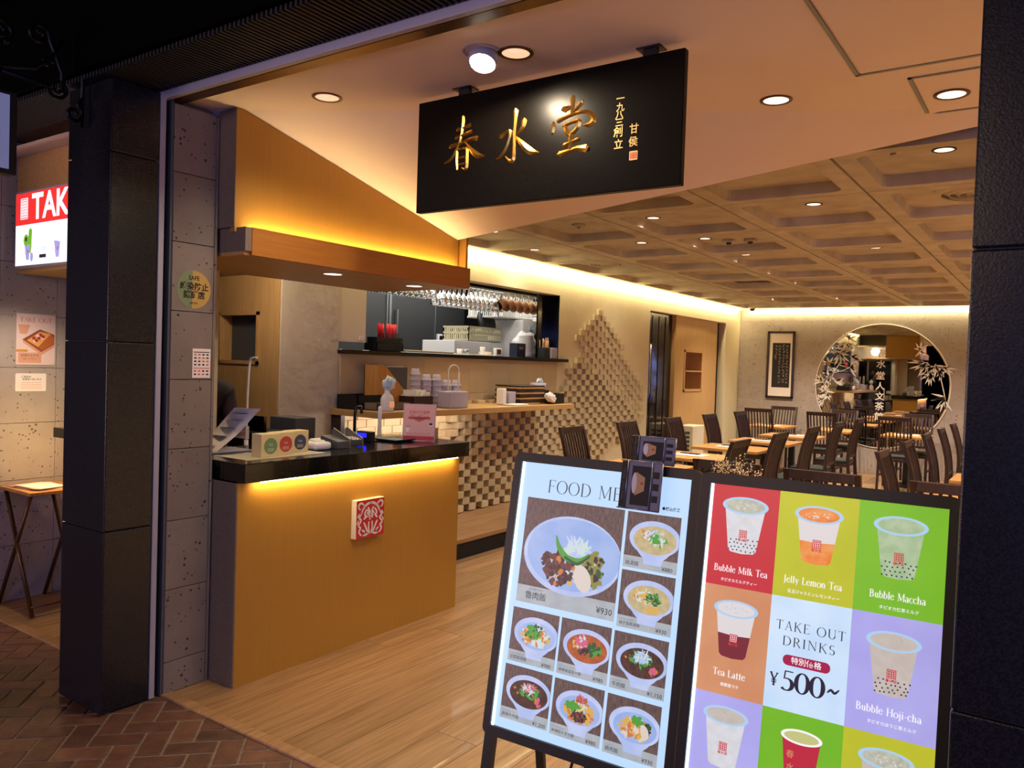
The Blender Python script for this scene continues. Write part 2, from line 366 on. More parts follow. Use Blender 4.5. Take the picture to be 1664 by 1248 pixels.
def serif(mb, text, size, x, y, fr, d=0, m=0, tk=.12, tn=.045, track=.06, width=None, align='L'):
    adv = sum(SER[c][0]+track for c in text)-track
    sx = (width/(adv*size)) if width else 1
    if align == 'C': x -= adv*size*sx/2
    def ln(x0, y0, x1, y1, w0):
        brush(mb, [(x0, y0, w0), (x1, y1, w0)], fr, d, 0, m, 1, 1)
    for c in text:
        a, st = SER[c]; X = lambda t: x+t*size*sx; Y = lambda t: y+t*size
        for q in st:
            k, *v = q.split(); v = [float(t) for t in v]
            if k == 'v': mb.flat([(X(v[0])-tk*size*sx/2, Y(v[1])), (X(v[0])+tk*size*sx/2, Y(v[1])), (X(v[0])+tk*size*sx/2, Y(v[2])), (X(v[0])-tk*size*sx/2, Y(v[2]))], d, fr, m)
            if k == 'h': mb.flat([(X(v[0]), Y(v[2])-tn*size/2), (X(v[1]), Y(v[2])-tn*size/2), (X(v[1]), Y(v[2])+tn*size/2), (X(v[0]), Y(v[2])+tn*size/2)], d, fr, m)
            if k == 's': mb.flat([(X(v[0]-.1), Y(v[1])-tn*size*.4), (X(v[0]+.1), Y(v[1])-tn*size*.4), (X(v[0]+.1), Y(v[1])+tn*size*.4), (X(v[0]-.1), Y(v[1])+tn*size*.4)], d, fr, m)
            if k in 'dt': 
                w_ = (tk if k == 'd' else tn*1.2)*size; dx, dy = X(v[2])-X(v[0]), Y(v[3])-Y(v[1]); l = math.hypot(dx, dy) or 1; ox, oy = -dy/l*w_/2, dx/l*w_/2
                mb.flat([(X(v[0])-ox, Y(v[1])-oy), (X(v[2])-ox, Y(v[3])-oy), (X(v[2])+ox, Y(v[3])+oy), (X(v[0])+ox, Y(v[1])+oy)], d, fr, m)
            if k == 'a':
                cx, cy, rx, ry, a0, a1 = v; n = max(6, int(abs(a1-a0)/15)); o_, i_ = [], []
                for t in range(n+1):
                    an = R(a0+(a1-a0)*t/n); ww = (tn+(tk-tn)*abs(math.cos(an))**1.5)*.5
                    o_.append((X(cx+(rx+ww*math.copysign(1,1))*math.cos(an)), Y(cy+(ry+ww)*math.sin(an)))); i_.append((X(cx+(rx-ww)*math.cos(an)), Y(cy+(ry-ww)*math.sin(an))))
                for t in range(n): mb.flat([o_[t], o_[t+1], i_[t+1], i_[t]], d, fr, m)
        x += (a+track)*size*sx
def ell(cx, cy, rx, ry, n=28, a0=0, a1=360):
    full = abs(a1-a0) >= 360
    return [(cx+rx*math.cos(R(a0+(a1-a0)*i/(n if full else n-1))), cy+ry*math.sin(R(a0+(a1-a0)*i/(n if full else n-1)))) for i in range(n)]
def rect(x0, y0, x1, y1): return [(x0, y0), (x1, y0), (x1, y1), (x0, y1)]
def rrect(x0, y0, x1, y1, r, n=4):
    out = []
    for cx, cy, a in ((x1-r, y0+r, -90), (x1-r, y1-r, 0), (x0+r, y1-r, 90), (x0+r, y0+r, 180)):
        for i in range(n+1): out.append((cx+r*math.cos(R(a+90*i/n)), cy+r*math.sin(R(a+90*i/n))))
    return out
# ================================================================ SETTING
XW, YB, ZC = -4.615, 13.46, 2.62
rnd = random.Random(4)
# ---- interior floor: oak planks running into the depth
fl = root('floor', (0, 2.06, 0), kind='structure')
MB().box(-5.4, 2.06, -.08, 2.7, YB+.05, -.013).build('subfloor', 'dark_wood', fl)
pm = None
for k in range(-15, 23):
    x0 = -2.10+.21*k; y = 2.10-rnd.random()*1.5
    while y < YB:
        y0, y1 = max(y, 2.10), min(y+1.85, YB)
        if y1-y0 > .05:
            if abs(y1-y0-1.85) < 1e-6 and pm:
                twin(pm, 'plank', fl, (x0, y0-2.06, 0))
            else:
                o = MB().box(0, 0, -.014, .208, y1-y0-.002, 0).build('plank', 'floor_wood', fl, off=Vector((0,0,0))); o.location = (x0, y0-2.06, 0)
                if abs(y1-y0-1.85) < 1e-6: pm = o
        y += 1.85
MB().box(-5.25, 2.045, -.05, 2.6, 2.098, .004, b=.004).build('threshold_strip', 'floor_wood', fl)
# ---- raised step along the relief wall
st = root('trim_1', (-4.2, 4.1, 0), kind='structure')
MB().box(XW, 4.1, 0, -3.845, 9.75, .125).build('kick_board', 'black_matte', st)
for i in range(3): MB().box(-4.6+i*.255, 4.1, .125, -4.6+i*.255+.253, 9.75, .157, b=.002).build('plank', 'floor_wood', st)
# ---- arcade pavement: clay pavers in herringbone at 45 degrees
pv = root('pavement', (-3, 1, 0), kind='structure')
MB().box(-9, -7, -.12, 6, 2.045, -.0105).build('mortar_bed', 'mortar', pv)
c45 = math.sqrt(.5); base = Vector((-2.812, 1.748))
pavers = []
for i in range(-46, 47):
    for j in range(-46, 47):
        t = (i-j) % 4
        if t == 0: L = (i*.1, j*.1, .2, .1)
        elif t == 3: L = (i*.1, j*.1, .1, .2)
        else: continue
        u, v = L[0]+L[2]/2, L[1]+L[3]/2
        X = base.x+(u-v)*c45; Y = base.y+(u+v)*c45
        if Y < 2.13 and Y > -2.5 and -7 < X < 2.5: pavers.append((math.hypot(X+2.3, Y-1.2)+(0 if Y > .6 else 4), X, Y, L[2] > L[3]))
pavers.sort()
a = MB().box(-.096, -.045, -.03, .096, .045, 0, b=.005).build('brick', 'clay_brick', pv, off=Vector((0,0,0)))
rest = MB()
for n, (d, X, Y, h) in enumerate(pavers):
    zj = -.006+rnd.uniform(-.0015, .001)
    if n < 299:
        o = a if n == 0 else twin(a, 'brick', pv)
        o.location = (X+3, Y-1, zj); o.rotation_euler = (0, 0, R(45 if h else 135))
    else:
        T = Matrix.Translation((X, Y, zj)) @ Matrix.Rotation(R(45 if h else 135), 4, 'Z'); rest.box(-.096, -.045, -.02, .096, .045, 0, T=T)
rest.build('distant_pavers', 'clay_brick', pv, kind='stuff')
# ---- waffle ceiling
ce = root('ceiling', (-1.45, 8.7, ZC), kind='structure')
def coffer():
    mb = MB(); W, D = .442, .5240; op = rrect(-.345, -.425, .345, .425, .07, 4); inn = rrect(-.339, -.419, .339, .419, .066, 4)
    oc = [(W, -D), (W, D), (-W, D), (-W, -D)]
    vs = [(x, y, 0) for x, y in oc]+[(x, y, 0) for x, y in op]+[(x, y, .066) for x, y in inn]+[(x, y, .058) for x, y in oc]; fs = []; g = 5
    for c in range(4):
        for i in range(4): fs.append((c, 4+c*g+i+1, 4+c*g+i))
        n = (c+1) % 4; fs.append((c, n, 4+n*g, 4+c*g+4))
        fs.append((c, 44+c, 44+n, n))
    for i in range(20):
        j = (i+1) % 20; fs.append((4+i, 4+j, 24+j, 24+i))
    fs.append(tuple(24+i for i in range(20)))
    return mb.add(vs, fs)
p0 = None
for i in range(7):
    for j in range(9):
        loc = (-4.15+.9*i+1.45, 3.96+.5278+1.0556*j-8.7, 0)
        if p0 is None: p0 = coffer().build('coffer_panel', 'concrete', ce, off=Vector((0,0,0))); o = p0; o.location = loc
        else: o = twin(p0, 'coffer_panel', ce, loc)
        if j == 0: o.scale = (1, .88, 1); o.location.y += .063
MB().box(-5.0, 3.9, ZC+.08, 2.7, YB+.2, ZC+.12).build('slab', 'black_matte', ce)
# ---- folded plaster ceiling of the entrance
pc = root('ceiling', (-1.5, 3, 2.69), kind='structure')
zf = lambda x, y: 2.69+(.1806*(x+3.27)-.323*(y-2.28))/1.383
mb = MB(); yc = lambda x: 2.28+.5591*(x+3.27)
mb.add([(-5.3,2.11,2.69),(2.6,2.11,2.69),(2.6,4.052,2.69),(-.1,4.052,2.69),(-3.5,yc(-3.5),2.69),(-5.3,yc(-3.5),2.69)], [(0,5,4,3,2,1)])
mb.add([(-3.5,yc(-3.5),2.69),(-.1,4.052,2.69),(-3.16,3.925,zf(-3.16,3.925)),(-3.5,3.9,zf(-3.5,3.9))], [(0,3,2,1)])
mb.add([(-3.5,3.9,zf(-3.5,3.9)),(-3.16,3.925,zf(-3.16,3.925)),(-.1,4.052,2.69),(2.6,4.052,2.69),(-3.5,3.9,2.8),(-3.16,3.925,2.8),(-.1,4.052,2.8),(2.6,4.052,2.8)], [(0,4,5,1),(1,5,6,2),(2,6,7,3)])
mb.box(-5.3, 2.11, 2.8, 2.6, 4.05, 2.84)
mb.add([(-5.3,2.1,2.6915),(-3.62,2.1,2.6915),(-3.62,2.75,2.6915),(-5.3,2.75,2.6915)], [(0,3,2,1)])
mb.build('plaster_skin', 'white_plaster', pc)
def hatch(x0, y0, x1, y1):
    mb = MB()
    for a, b, c, d in ((x0,y0,x1,y0+.008),(x0,y1-.014,x1,y1),(x0,y0,x0+.014,y1),(x1-.008,y0,x1,y1)): mb.box(a, b, 2.684, c, d, 2.692)
    f = mb.build('hatch_frame', 'brushed', pc)
    MB().box(x0+.02, y0+.014, 2.686, x1-.014, y1-.02, 2.691).build('hatch_panel', 'white_plaster', f)
hatch(-.70, 2.16, .5, 3.24); hatch(-.54, 3.36, .3, 3.86)
# ---- header trims and door channel
MB().box(-3.41, 2.005, 2.668, 2.6, 2.032, 2.72, b=.003).build('trim_2', 'white_metal', kind='structure')
MB().box(-3.34, 2.05, 2.676, 2.6, 2.108, 2.72).box(-3.34, 2.034, 2.69, 2.6, 2.05, 2.72, 1).build('trim_3', ['bronze_rail', 'black_matte'], kind='structure')
MB().box(-3.40, 1.988, 0, -3.297, 2.012, 2.69).build('trim_4', 'white_metal', kind='structure')
MB().box(-3.40, 2.012, 0, -3.335, 2.05, 2.69).box(-3.335, 2.040, 0, -3.297, 2.05, 2.69, 1).build('trim_5', ['black_matte', 'grey_plastic'], kind='structure')
# ---- granite piers of the arcade front
def pier(x0, x1, y0, y1, top, joints):
    r = root('pillar', ((x0+x1)/2, (y0+y1)/2, 0), kind='structure'); z = 0
    for j in joints+[top]:
        MB().box(x0, y0, z+.002, x1, y1, j-.002, b=.004).build('stone_slab', 'granite', r); z = j
    MB().box(x0+.01, y0+.01, 0, x1-.01, y1-.01, top).build('core', 'black_matte', r)
pier(-3.655, -3.30, 1.77, 1.985, 2.69, [.782, 1.589, 2.385])
pier(-.158, .65, 1.77, 2.0, 2.69, [.9, 1.8])
# ---- stone-clad jamb, left of the counter
jb = root('wall_left', (-3.45, 2.16, 0), kind='structure')
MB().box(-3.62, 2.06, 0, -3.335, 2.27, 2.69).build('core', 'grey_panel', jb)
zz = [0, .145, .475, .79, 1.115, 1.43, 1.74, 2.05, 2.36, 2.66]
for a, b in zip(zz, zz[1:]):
    MB().box(-3.335, 2.052, a+.0015, -3.29, 2.262, b-.0015, b=.002).build('stone_tile', 'jamb_stone_shaded', jb)
MB().box(-3.335, 2.264, 0, -3.29, 2.277, 2.66).build('edge_strip', 'jamb_stone_shaded', jb)
# ---- take-out bay left of the granite pier
tb = root('wall_left', (-5.3, 2.4, 0), kind='structure')
MB().box(-5.6, 1.2, 0, -5.27, 2.9, 2.75).build('core', 'travertine', tb)
ys = [1.2, 1.66, 2.16, 2.49, 2.9]
zz = [0, .34, .74, 1.09, 1.43, 1.75, 2.07, 2.4, 2.7]
for a, b in zip(zz, zz[1:]):
    for c, d in zip(ys, ys[1:]): MB().box(-5.27, c+.0015, a+.0015, -5.247, d-.0015, b-.0015).build('stone_tile', 'travertine', tb)
wf = root('wall_front', (-4.6, 2.6, 0), kind='structure')
MB().box(-5.25, 2.60, 0, -3.95, 2.70, 1.0).box(-5.25, 2.6, 2.0, -3.95, 2.7, 2.69).build('wall_core', 'plaster', wf)
MB().box(-3.949, 2.27, 0, -3.87, 2.7, 2.69).build('wall_right', 'plaster', kind='structure'); MB().box(-3.87, 2.27, 0, -3.625, 2.298, 2.69).build('wall_front', 'plaster', kind='structure')
MB().box(-5.22, 2.235, 2.0, -3.96, 2.598, 2.69).build('trim_11', 'oak_y', kind='structure')
MB().box(-5.247, 2.62, 1.0, -3.95, 2.63, 2.0).build('window_pane', 'black_gloss', wf)
f = MB()
for x in (-5.24, -4.6, -3.98): f.box(x, 2.6, 1.0, x+.04, 2.66, 2.0)
f.box(-5.24, 2.6, 1.96, -3.95, 2.66, 2.0); f.build('window_frame', 'brushed', wf)
# ---- arcade soffit and ceiling
ar = root('arcade_soffit', (-1, 1.8, 2.7), kind='structure')
MB().box(-9, 1.72, 2.72, 6, 2.03, 2.75).box(-9, -1.5, 3.15, 6, 1.74, 3.2).box(-9, 1.70, 2.72, 6, 1.74, 3.2).build('soffit_board', 'arcade', ar)
mb = MB()
for i in range(300): mb.box(-6.2+i*.025, 1.74, 2.70, -6.19+i*.025, 2.0, 2.72)
mb.build('soffit_slats', 'slat_metal', ar, kind='stuff')
# ---- long left wall of the dining room, with pass opening and door opening
wl = root('wall_left', (XW, 8, 0), kind='structure')
K0, K1, KZ0, KZ1, D0, D1, DZ = 4.285, 7.53, 1.62, 2.32, 9.86, 12.78, 2.33
T = .14
mb = MB()
mb.box(XW-T, K0, 0, XW, D0, KZ0).box(XW-T, K0, KZ1, XW, D0, 2.72).box(XW-T, K1, KZ0, XW, D0, KZ1)
mb.box(XW-T, D0, DZ, XW, D1, 2.72).box(XW-T, D1, 0, XW, YB+.1, 2.72)
mb.build('plastered_wall', 'smooth_wall', wl)
MB().box(XW-T, 3.81, 0, XW-.02, 3.9, 2.72).box(XW-.10, 3.728, 0, XW+.004, 4.28, 2.72, b=.002).build('rough_plaster_pier', 'plaster', wl)
MB().box(XW-.02, 4.283, 1.68, XW-.005, 4.574, 2.32, b=.003).box(XW-.005, 4.50, 1.70, XW+.004, 4.54, 1.735, 1).build('sliding_shutter', ['cream_plastic', 'paper'], wl)
MB().box(XW-.16, 4.27, 1.585, XW+.06, 7.66, 1.62, b=.004).build('window_sill', 'black_gloss', wl)
for i in range(10):
    y0 = 4.305+.325*i
    for a, b in ((1.17, 1.262), (1.262, 1.585)):
        MB().box(XW, y0+.001, a+.001, XW+.006, min(y0+.324, 7.5), b-.001).build('tile', 'tan_tile', wl)
# ---- back wall clad in travertine
wb = root('wall_back', (-1, YB, 0), kind='structure')
MB().box(XW-.2, YB+.02, 0, 2.8, YB+.15, 2.8).build('core', 'travertine', wb)
zz = [0, .42, .75, 1.08, 1.41, 1.74, 2.07, 2.40, 2.72]
for r_, (a, b) in enumerate(zip(zz, zz[1:])):
    x = -4.6-(0 if r_ % 2 else .45)
    while x < 2.6:
        x0, x1 = max(x, XW), min(x+.9, 2.6)
        MB().box(x0+.001, YB, a+.001, x1-.001, YB+.02, b-.001).build('stone_tile', 'travertine', wb); x += .9
MB().box(2.6, 2.0, 0, 2.7, YB+.1, 2.8).build('wall_right', 'smooth_wall', kind='structure')
# ---- staff passage behind the counter: wood-panelled wall with a niche
wp = root('wall_back', (-5, 3.73, 0), kind='structure')
y0, y1 = 3.715, 3.80
for a, b, c, d in ((-6.2,0,-5.305,2.3),(-4.848,0,XW-.008,2.3),(-5.305,0,-4.848,1.495),(-5.305,1.862,-4.848,2.3)): MB().box(a, y0, b, c, y1, d).build('oak_panel', 'oak', wp)
mb = MB()
for a, b, c, d in ((-5.315,1.485,-5.290,1.872),(-4.863,1.485,-4.838,1.872),(-5.315,1.485,-4.838,1.51),(-5.315,1.847,-4.838,1.872)): mb.box(a, y0-.012, b, c, y1+.22, d)
mb.build('niche_frame', 'oak', wp)
MB().box(-6.2, 2.3, 0, -5.6, 3.8, 2.4).box(-5.62, 2.7, 0, -5.5, 3.73, 2.4).build('wall_left', 'black_matte', kind='structure')
MB().box(-5.6, 2.7, 2.3, -3.9, 4.0, 2.34).build('ceiling', 'smooth_wall', kind='structure')
# ---- door recess: black sliding door, oak panels with display niche
dr = root('door_1', (XW-.05, 10.3, 0), kind='structure')
MB().box(XW-.12, D0, 0, XW-.09, 10.80, DZ).build('door_leaf', 'black_gloss', dr)
for i in range(3): MB().box(XW-.09, 10.12+i*.22, 0.05, XW-.083, 10.14+i*.22, DZ-.05).build('door_strip', 'tile_dark', dr)
MB().tube([(XW-.03, 9.97, 1.2), (XW-.03, 9.97, 1.88)], .012, 8).tube([(XW-.09, 9.97, 1.3), (XW-.03, 9.97, 1.3)], .008, 6).tube([(XW-.09, 9.97, 1.8), (XW-.03, 9.97, 1.8)], .008, 6).build('door_handle', 'steel', dr)
dp = root('trim_6', (XW-.05, 11.6, 0), kind='structure')
x0, x1 = XW-.10, XW-.03
for a, b, c, d in ((10.81,0,11.15,DZ),(11.84,0,12.07,DZ),(11.15,0,11.84,1.23),(11.15,1.83,11.84,DZ)): MB().box(x0, a, b, x1, c, d).build('oak_panel', 'oak', dp)
MB().box(x0, 12.075, 0, x1-.01, 12.50, DZ).build('oak_panel', 'oak', dp)
MB().box(XW-.3, 12.5, 0, XW-.12, 12.78, DZ).build('dark_reveal', 'black_matte', dp)
mb = MB()
for a, b, c, d in ((11.14,1.22,11.17,1.84),(11.82,1.22,11.85,1.84),(11.14,1.22,11.85,1.25),(11.14,1.81,11.85,1.84),(11.14,1.515,11.85,1.535)): mb.box(XW-.35, a, b, XW-.015, c, d)
mb.box(XW-.36, 11.14, 1.22, XW-.35, 11.85, 1.84); mb.build('niche_frame', 'oak', dp)
MB().box(XW-.4, D0, 0, XW-.36, D1, 2.4).build('recess_back', 'black_matte', dp)
# ---- relief wall: protruding blocks in a mountain outline (apex near y 8.5)
rw = root('trim_7', (XW, 7.2, .16), kind='structure')
bl = []
def inside(y, z):
    if z > 2.20 or z < .165: return False
    if y > 9.72: return False
    if z > 1.17 and y < 7.52: return False
    if z > 1.82:
        lo = 8.42-(2.18-z)*1.95
    elif z > 1.62: lo = 7.98
    elif z > 1.17: lo = 7.86-(1.62-z)*.9
    else: lo = 4.3
    hi = 8.50+(2.20-z)*1.38 if z > 1.2 else 9.72
    if z < .9: hi = min(hi, 9.72-(0.9-z)*2.6)
    return lo-.03 <= y <= hi
rr = random.Random(7)
for r_ in range(32):
    z = .165+r_*.0645
    for c in range(28):
        y = 4.28+c*.2+(.1 if r_ % 2 else 0)
        if inside(y+.06, z+.03):
            pr = 0.024+.075*max(0, math.sin((y-4.2)*.95-(z-.5)*.8))**1.2 if y < 7.8 else .075-.025*(y-7.8)
            if z > 1.62-.45*(y-7.95) and y > 7.4: pr = .020
            elif y >= 7.6: pr = .045
            pr = max(pr, .022)+rr.uniform(-.004, .004)
            if y < 5.5 and z > .85: pr = .028
            bl.append((math.hypot(y, 4.6)/(1+.0*z), y, z, pr))
for r_ in range(32):        # flush half-bond blocks between the proud ones
    z = .165+r_*.0645
    for c in range(28):
        y = 4.38+c*.2-(.1 if r_ % 2 else 0)
        if z < 1.12 and inside(y+.06, z+.03) and inside(y+.2, z+.03): bl.append((30+y, y, z, .012 if not (y < 5.5 and z > .85) else .02))
bl.sort(); rest = MB(); cache = {}
for n, (d, y, z, pr) in enumerate(bl):
    if n < 299:
        k = round(pr, 2)
        if k not in cache:
            cache[k] = MB().box(0, 0, 0, k, .104, .062, b=.002).build('block', 'relief_block', rw, off=Vector((0,0,0))); o = cache[k]
        else: o = twin(cache[k], 'block', rw)
        o.location = (0, y-7.2, z-.16)
    else: rest.box(XW, y, z, XW+pr, y+.104, z+.062)
rest.build('relief_blocks', 'relief_block', rw, kind='stuff')
# ---- kitchen behind the pass
MB().box(-7.0, 3.8, 0, -6.9, 9.0, 2.7).build('wall_left', 'kitchen_wall', kind='structure')
MB().box(-6.9, 3.81, 0, XW-.2, 3.86, 2.7).build('wall_front', 'kitchen_wall', kind='structure')
MB().box(-6.9, 9.0, 0, XW-.14, 9.05, 2.7).build('wall_back', 'kitchen_wall', kind='structure')
MB().box(-6.9, 3.86, 2.62, XW-.14, 9.0, 2.7).build('ceiling', 'kitchen_wall', kind='structure')
MB().box(-6.9, 3.86, -.02, XW-.14, 9.0, 0).build('floor', 'grey_plastic', kind='structure')
MB().box(XW-.135, 7.27, 1.62, XW-.115, 7.53, 2.32).box(XW-.14, 7.518, 1.62, XW-.002, 7.53, 2.32).build('trim_12', 'black_gloss', kind='structure')
MB().box(-12, -7.6, 0, 9, -7.4, 4.5).box(-12, -7.4, -.1, 9, -7, 0).build('wall_far', 'arcade', kind='structure')
# ================================================================ COUNTER AND OVERHEAD BOX
ct = root('reception_counter', (-3.4, 3.1, 0), 'amber-faced reception counter with a black top beside the stone jamb', 'counter')
MB().box(-3.135, 2.292, 0, -3.113, 3.93, .955).build('front_panel', 'amber_panel', ct)
MB().box(-3.30, 2.285, 0, -3.114, 2.292, .955).build('end_panel', 'grey_panel', ct)
MB().box(-3.70, 3.905, 0, -3.136, 3.928, .955).build('far_end_panel', 'amber_panel', ct)
MB().box(-3.68, 2.32, 0.02, -3.64, 3.905, .95).build('back_panel', 'grey_panel', ct)
MB().box(-3.74, 2.30, .957, -3.078, 3.985, 1.048, b=.004).build('worktop', 'black_gloss', ct)
MB().box(-3.094, 2.40, .9515, -3.084, 3.88, .9568).build('light_strip', 'led', ct)
lamp('counter_strip_light', 'AREA', (-3.089, 3.12, .950), 3.4, GOLD, 1.5, aim=(-3.125, 3.12, .80), size_y=.01, along=(0,1,0))
wc = root('work_counter', (-4.1, 3.3, 0), 'black back counter behind the till', 'counter')
MB().box(-4.60, 3.13, .86, -3.78, 3.70, .90, b=.003).box(-3.98, 2.72, .86, -3.78, 3.13, .90).build('worktop', 'black_gloss', wc)
MB().box(-4.58, 3.15, 0, -4.0, 3.69, .86).build('cabinet', 'black_matte', wc)
bd = root('badge', (-3.113, 3.12, .69), 'red square badge with white scrollwork on the amber counter front', 'badge')
MB().box(-3.113, 3.012, .582, -3.075, 3.224, .790, b=.002).build('block', 'cream_plastic', bd)
bf = (Vector((-3.0745, 3.118, .686)), Vector((0,1,0)), Vector((0,0,1)))
mb = MB(); mb.flat(rect(-.105, -.103, .105, .103), 0, bf); face = mb.build('red_face', 'red', bd)
mb = MB()
def scrolls(mb, fr, s, m=0, d=.0012, k=1.0):
    half = [[(0,.085,.012),(.03,.078,.014),(.055,.058,.012),(.07,.03,.01)], [(.045,.07,.008),(.07,.088,.012),(.09,.08,.012),(.088,.06,.01),(.075,.055,.006)],
        [(.07,.03,.01),(.085,.01,.012),(.07,-.005,.012),(.09,-.03,.01),(.075,-.045,.014),(.085,-.065,.012),(.07,-.085,.010)], [(.03,.05,.01),(.045,.03,.012),(.038,.012,.014),(.05,.0,.01)],
        [(.012,-.02,.010),(.014,-.05,.011),(.008,-.08,.012)], [(.05,-.02,.01),(.038,-.04,.012),(.028,-.06,.011),(.018,-.078,.01)], [(.018,-.08,.012),(.04,-.088,.013),(.05,-.075,.01)],
        [(.02,.06,.008),(.012,.045,.012),(.02,.03,.01)], [(.06,-.06,.01),(.045,-.07,.01),(.055,-.09,.008)], [(.085,.03,.01),(.096,.015,.008)], [(.09,-.005,.008),(.098,-.02,.01)]]
    for st_ in half:
        for sg in (1, -1): brush(mb, [(x*s*sg, y*s, w_*s*k) for x, y, w_ in st_], fr, d, 0, m, 1, 3)
    for i in range(16):
        a = i*2.4; r_ = .008+.0018*i; mb.flat(ell(r_*math.cos(a)*1.1*s, (.022+r_*math.sin(a)*.75)*s, .006*s, .006*s, 8), d+.0001, fr, m)
scrolls(mb, bf, 1.0); mb.build('scrollwork', 'cloth_white', face)
ob = root('overhead_box', (-3.5, 3.1, 2.0), 'long amber overhead box with a lit ledge above the counter', 'canopy')
xs = -3.172
pz = lambda y: zf(xs, y)-.004
MB().add([(xs,2.285,2.12),(xs,3.93,2.12),(xs,3.93,pz(3.93)),(xs,2.285,pz(2.285)),(xs-.03,2.285,2.12),(xs-.03,3.93,2.12),(xs-.03,3.93,pz(3.93)),(xs-.03,2.285,pz(2.285))],
    [(0,1,2,3),(4,7,6,5),(0,3,7,4),(1,5,6,2),(0,4,5,1)]).build('upper_panel', 'amber_panel', ob)
MB().box(-3.122, 2.33, 2.013, -3.10, 3.965, 2.14).build('front_band', 'band_panel', ob)
MB().box(-3.90, 2.30, 2.013, -3.122, 3.965, 2.03).build('underside', 'oak_y', ob)
MB().box(-3.90, 3.945, 2.03, -3.123, 3.965, 2.62).build('far_end_panel', 'amber_panel', ob)
MB().box(-3.30, 2.282, 2.14, xs-.001, 2.29, 2.685).box(-3.30, 2.295, 2.03, -3.104, 2.33, 2.139).build('near_end_panel', 'grey_panel', ob)
MB().box(-3.30, 2.33, 2.10, -3.123, 3.94, 2.115).box(-3.92, 2.30, 2.03, -3.90, 3.96, 2.62, 0).build('inner_shelf', 'grey_panel', ob)
MB().box(-3.135, 2.36, 2.118, -3.125, 3.92, 2.126).build('light_strip', 'led', ob)
lamp('ledge_strip_light', 'AREA', (-3.138, 3.13, 2.13), 3.8, GOLD, 1.55, aim=(-3.172, 3.13, 2.24), size_y=.015, along=(0,1,0))
MB().box(-4.61, 2.3, 2.013, -3.905, 2.90, 2.03).build('trim_8', 'oak_y', kind='structure')
# ================================================================ HANGING SIGN
sg = root('hanging_sign', (-1.735, 2.615, 2.19), 'black hanging shop sign with large gold characters', 'sign')
sf = (Vector((-2.342, 2.6, 2.19)), Vector((1,0,0)), Vector((0,0,1)))
MB().box(-2.342, 2.6, 2.19, -1.122, 2.632, 2.662, b=.003).build('board', 'sign_black', sg)
for x in (-2.10, -1.258):
    h = MB().box(x-.026, 2.604, 2.66, x+.026, 2.628, 2.687).box(x-.045, 2.585, 2.684, x+.045, 2.65, 2.689).build('hanger', 'black_metal', sg)
CH = {'spring_character': [[(248,378,14),(247,345,14),(242,310,11),(234,280,10),(221,255,10),(199,221,13),(176,204,12),(151,196,4)],[(219,330,14),(252,333,12),(286,339,16)],[(213,296,14),(253,304,12),(293,312,16)],
 [(183,263,16),(243,272,12),(288,282,12),(322,280,21)],[(260,272,8),(284,247,13),(316,218,22),(336,207,20),(366,203,3)],[(220,238,10),(220,201,10),(224,162,8)],[(221,246,8),(253,248,8),(276,243,14)],
 [(273,244,15),(273,203,16),(273,170,16),(264,160,12),(247,168,4)],[(231,211,6),(258,212,8)],[(231,184,6),(258,185,8)]],
'water_character': [[(514,362,23),(512,324,16),(509,271,14),(510,218,15),(510,180,16),(502,165,17),(486,171,11),(469,188,3)],[(444,269,20),(465,282,13),(486,287,16)],[(489,285,17),(487,261,11),(475,229,12),(458,203,14),(440,188,10),(424,183,4)],
 [(556,318,24),(551,297,19),(534,276,12),(519,259,8)],[(516,260,8),(541,237,17),(573,205,27),(599,190,22),(629,184,4)]],
'hall_character': [[(775,370,21),(775,341,17),(774,308,14)],[(735,334,20),(764,340,8)],[(743,324,8),(769,337,11)],[(813,349,20),(797,331,16),(777,314,9)],
 [(714,292,17),(757,304,13),(798,311,13),(834,310,14),(857,295,19),(868,276,24),(858,263,22),(841,260,14),(821,261,4)],[(691,295,3),(692,277,18),(688,251,14)],[(744,270,16),(753,246,16),(760,232,11)],[(740,270,14),(771,279,13),(802,282,17)],
 [(807,276,18),(800,257,17),(780,240,16),(762,238,9)],[(771,235,20),(771,204,18),(772,177,18)],[(743,196,17),(774,205,11),(802,211,16)],[(723,165,21),(762,172,15),(801,178,17),(839,173,27)]]}
for nm, sts in CH.items():
    mb = MB()
    for s_ in sts: brush(mb, [(x/1000, z/1000, w_/1000) for x, z, w_ in s_], sf, .0005, .006, 0, 1.12)
    mb.build(nm, 'gold', sg)
mb = MB()
for c, x, y, s_ in (('一',.977,.333,.034),('九',.978,.302,.034),('八',.975,.274,.034),('三',.976,.247,.034),('創',.973,.212,.040),('立',.975,.168,.038),('甘',1.036,.216,.038),('侯',1.034,.170,.038)):
    write(mb, c, s_, x, y, sf, .001, 0, .015, extrude=.001)
mb.build('small_characters', 'gold_dull', sg)
mb = MB(); mb.flat(rrect(1.020, .106, 1.053, .139, .003), .001, sf, 0)
for i in range(4): brush(mb, [(1.026+i*.007, .133, .003), (1.026+i*.007+.002*(i%2), .121, .003), (1.026+i*.007, .111, .003)], sf, .0015, 0, 1)
for i in range(3): brush(mb, [(1.024, .115+i*.008, .0025), (1.049, .116+i*.008, .0025)], sf, .0016, 0, 1)
mb.build('seal_mark', ['gold_dull', 'red'], sg)
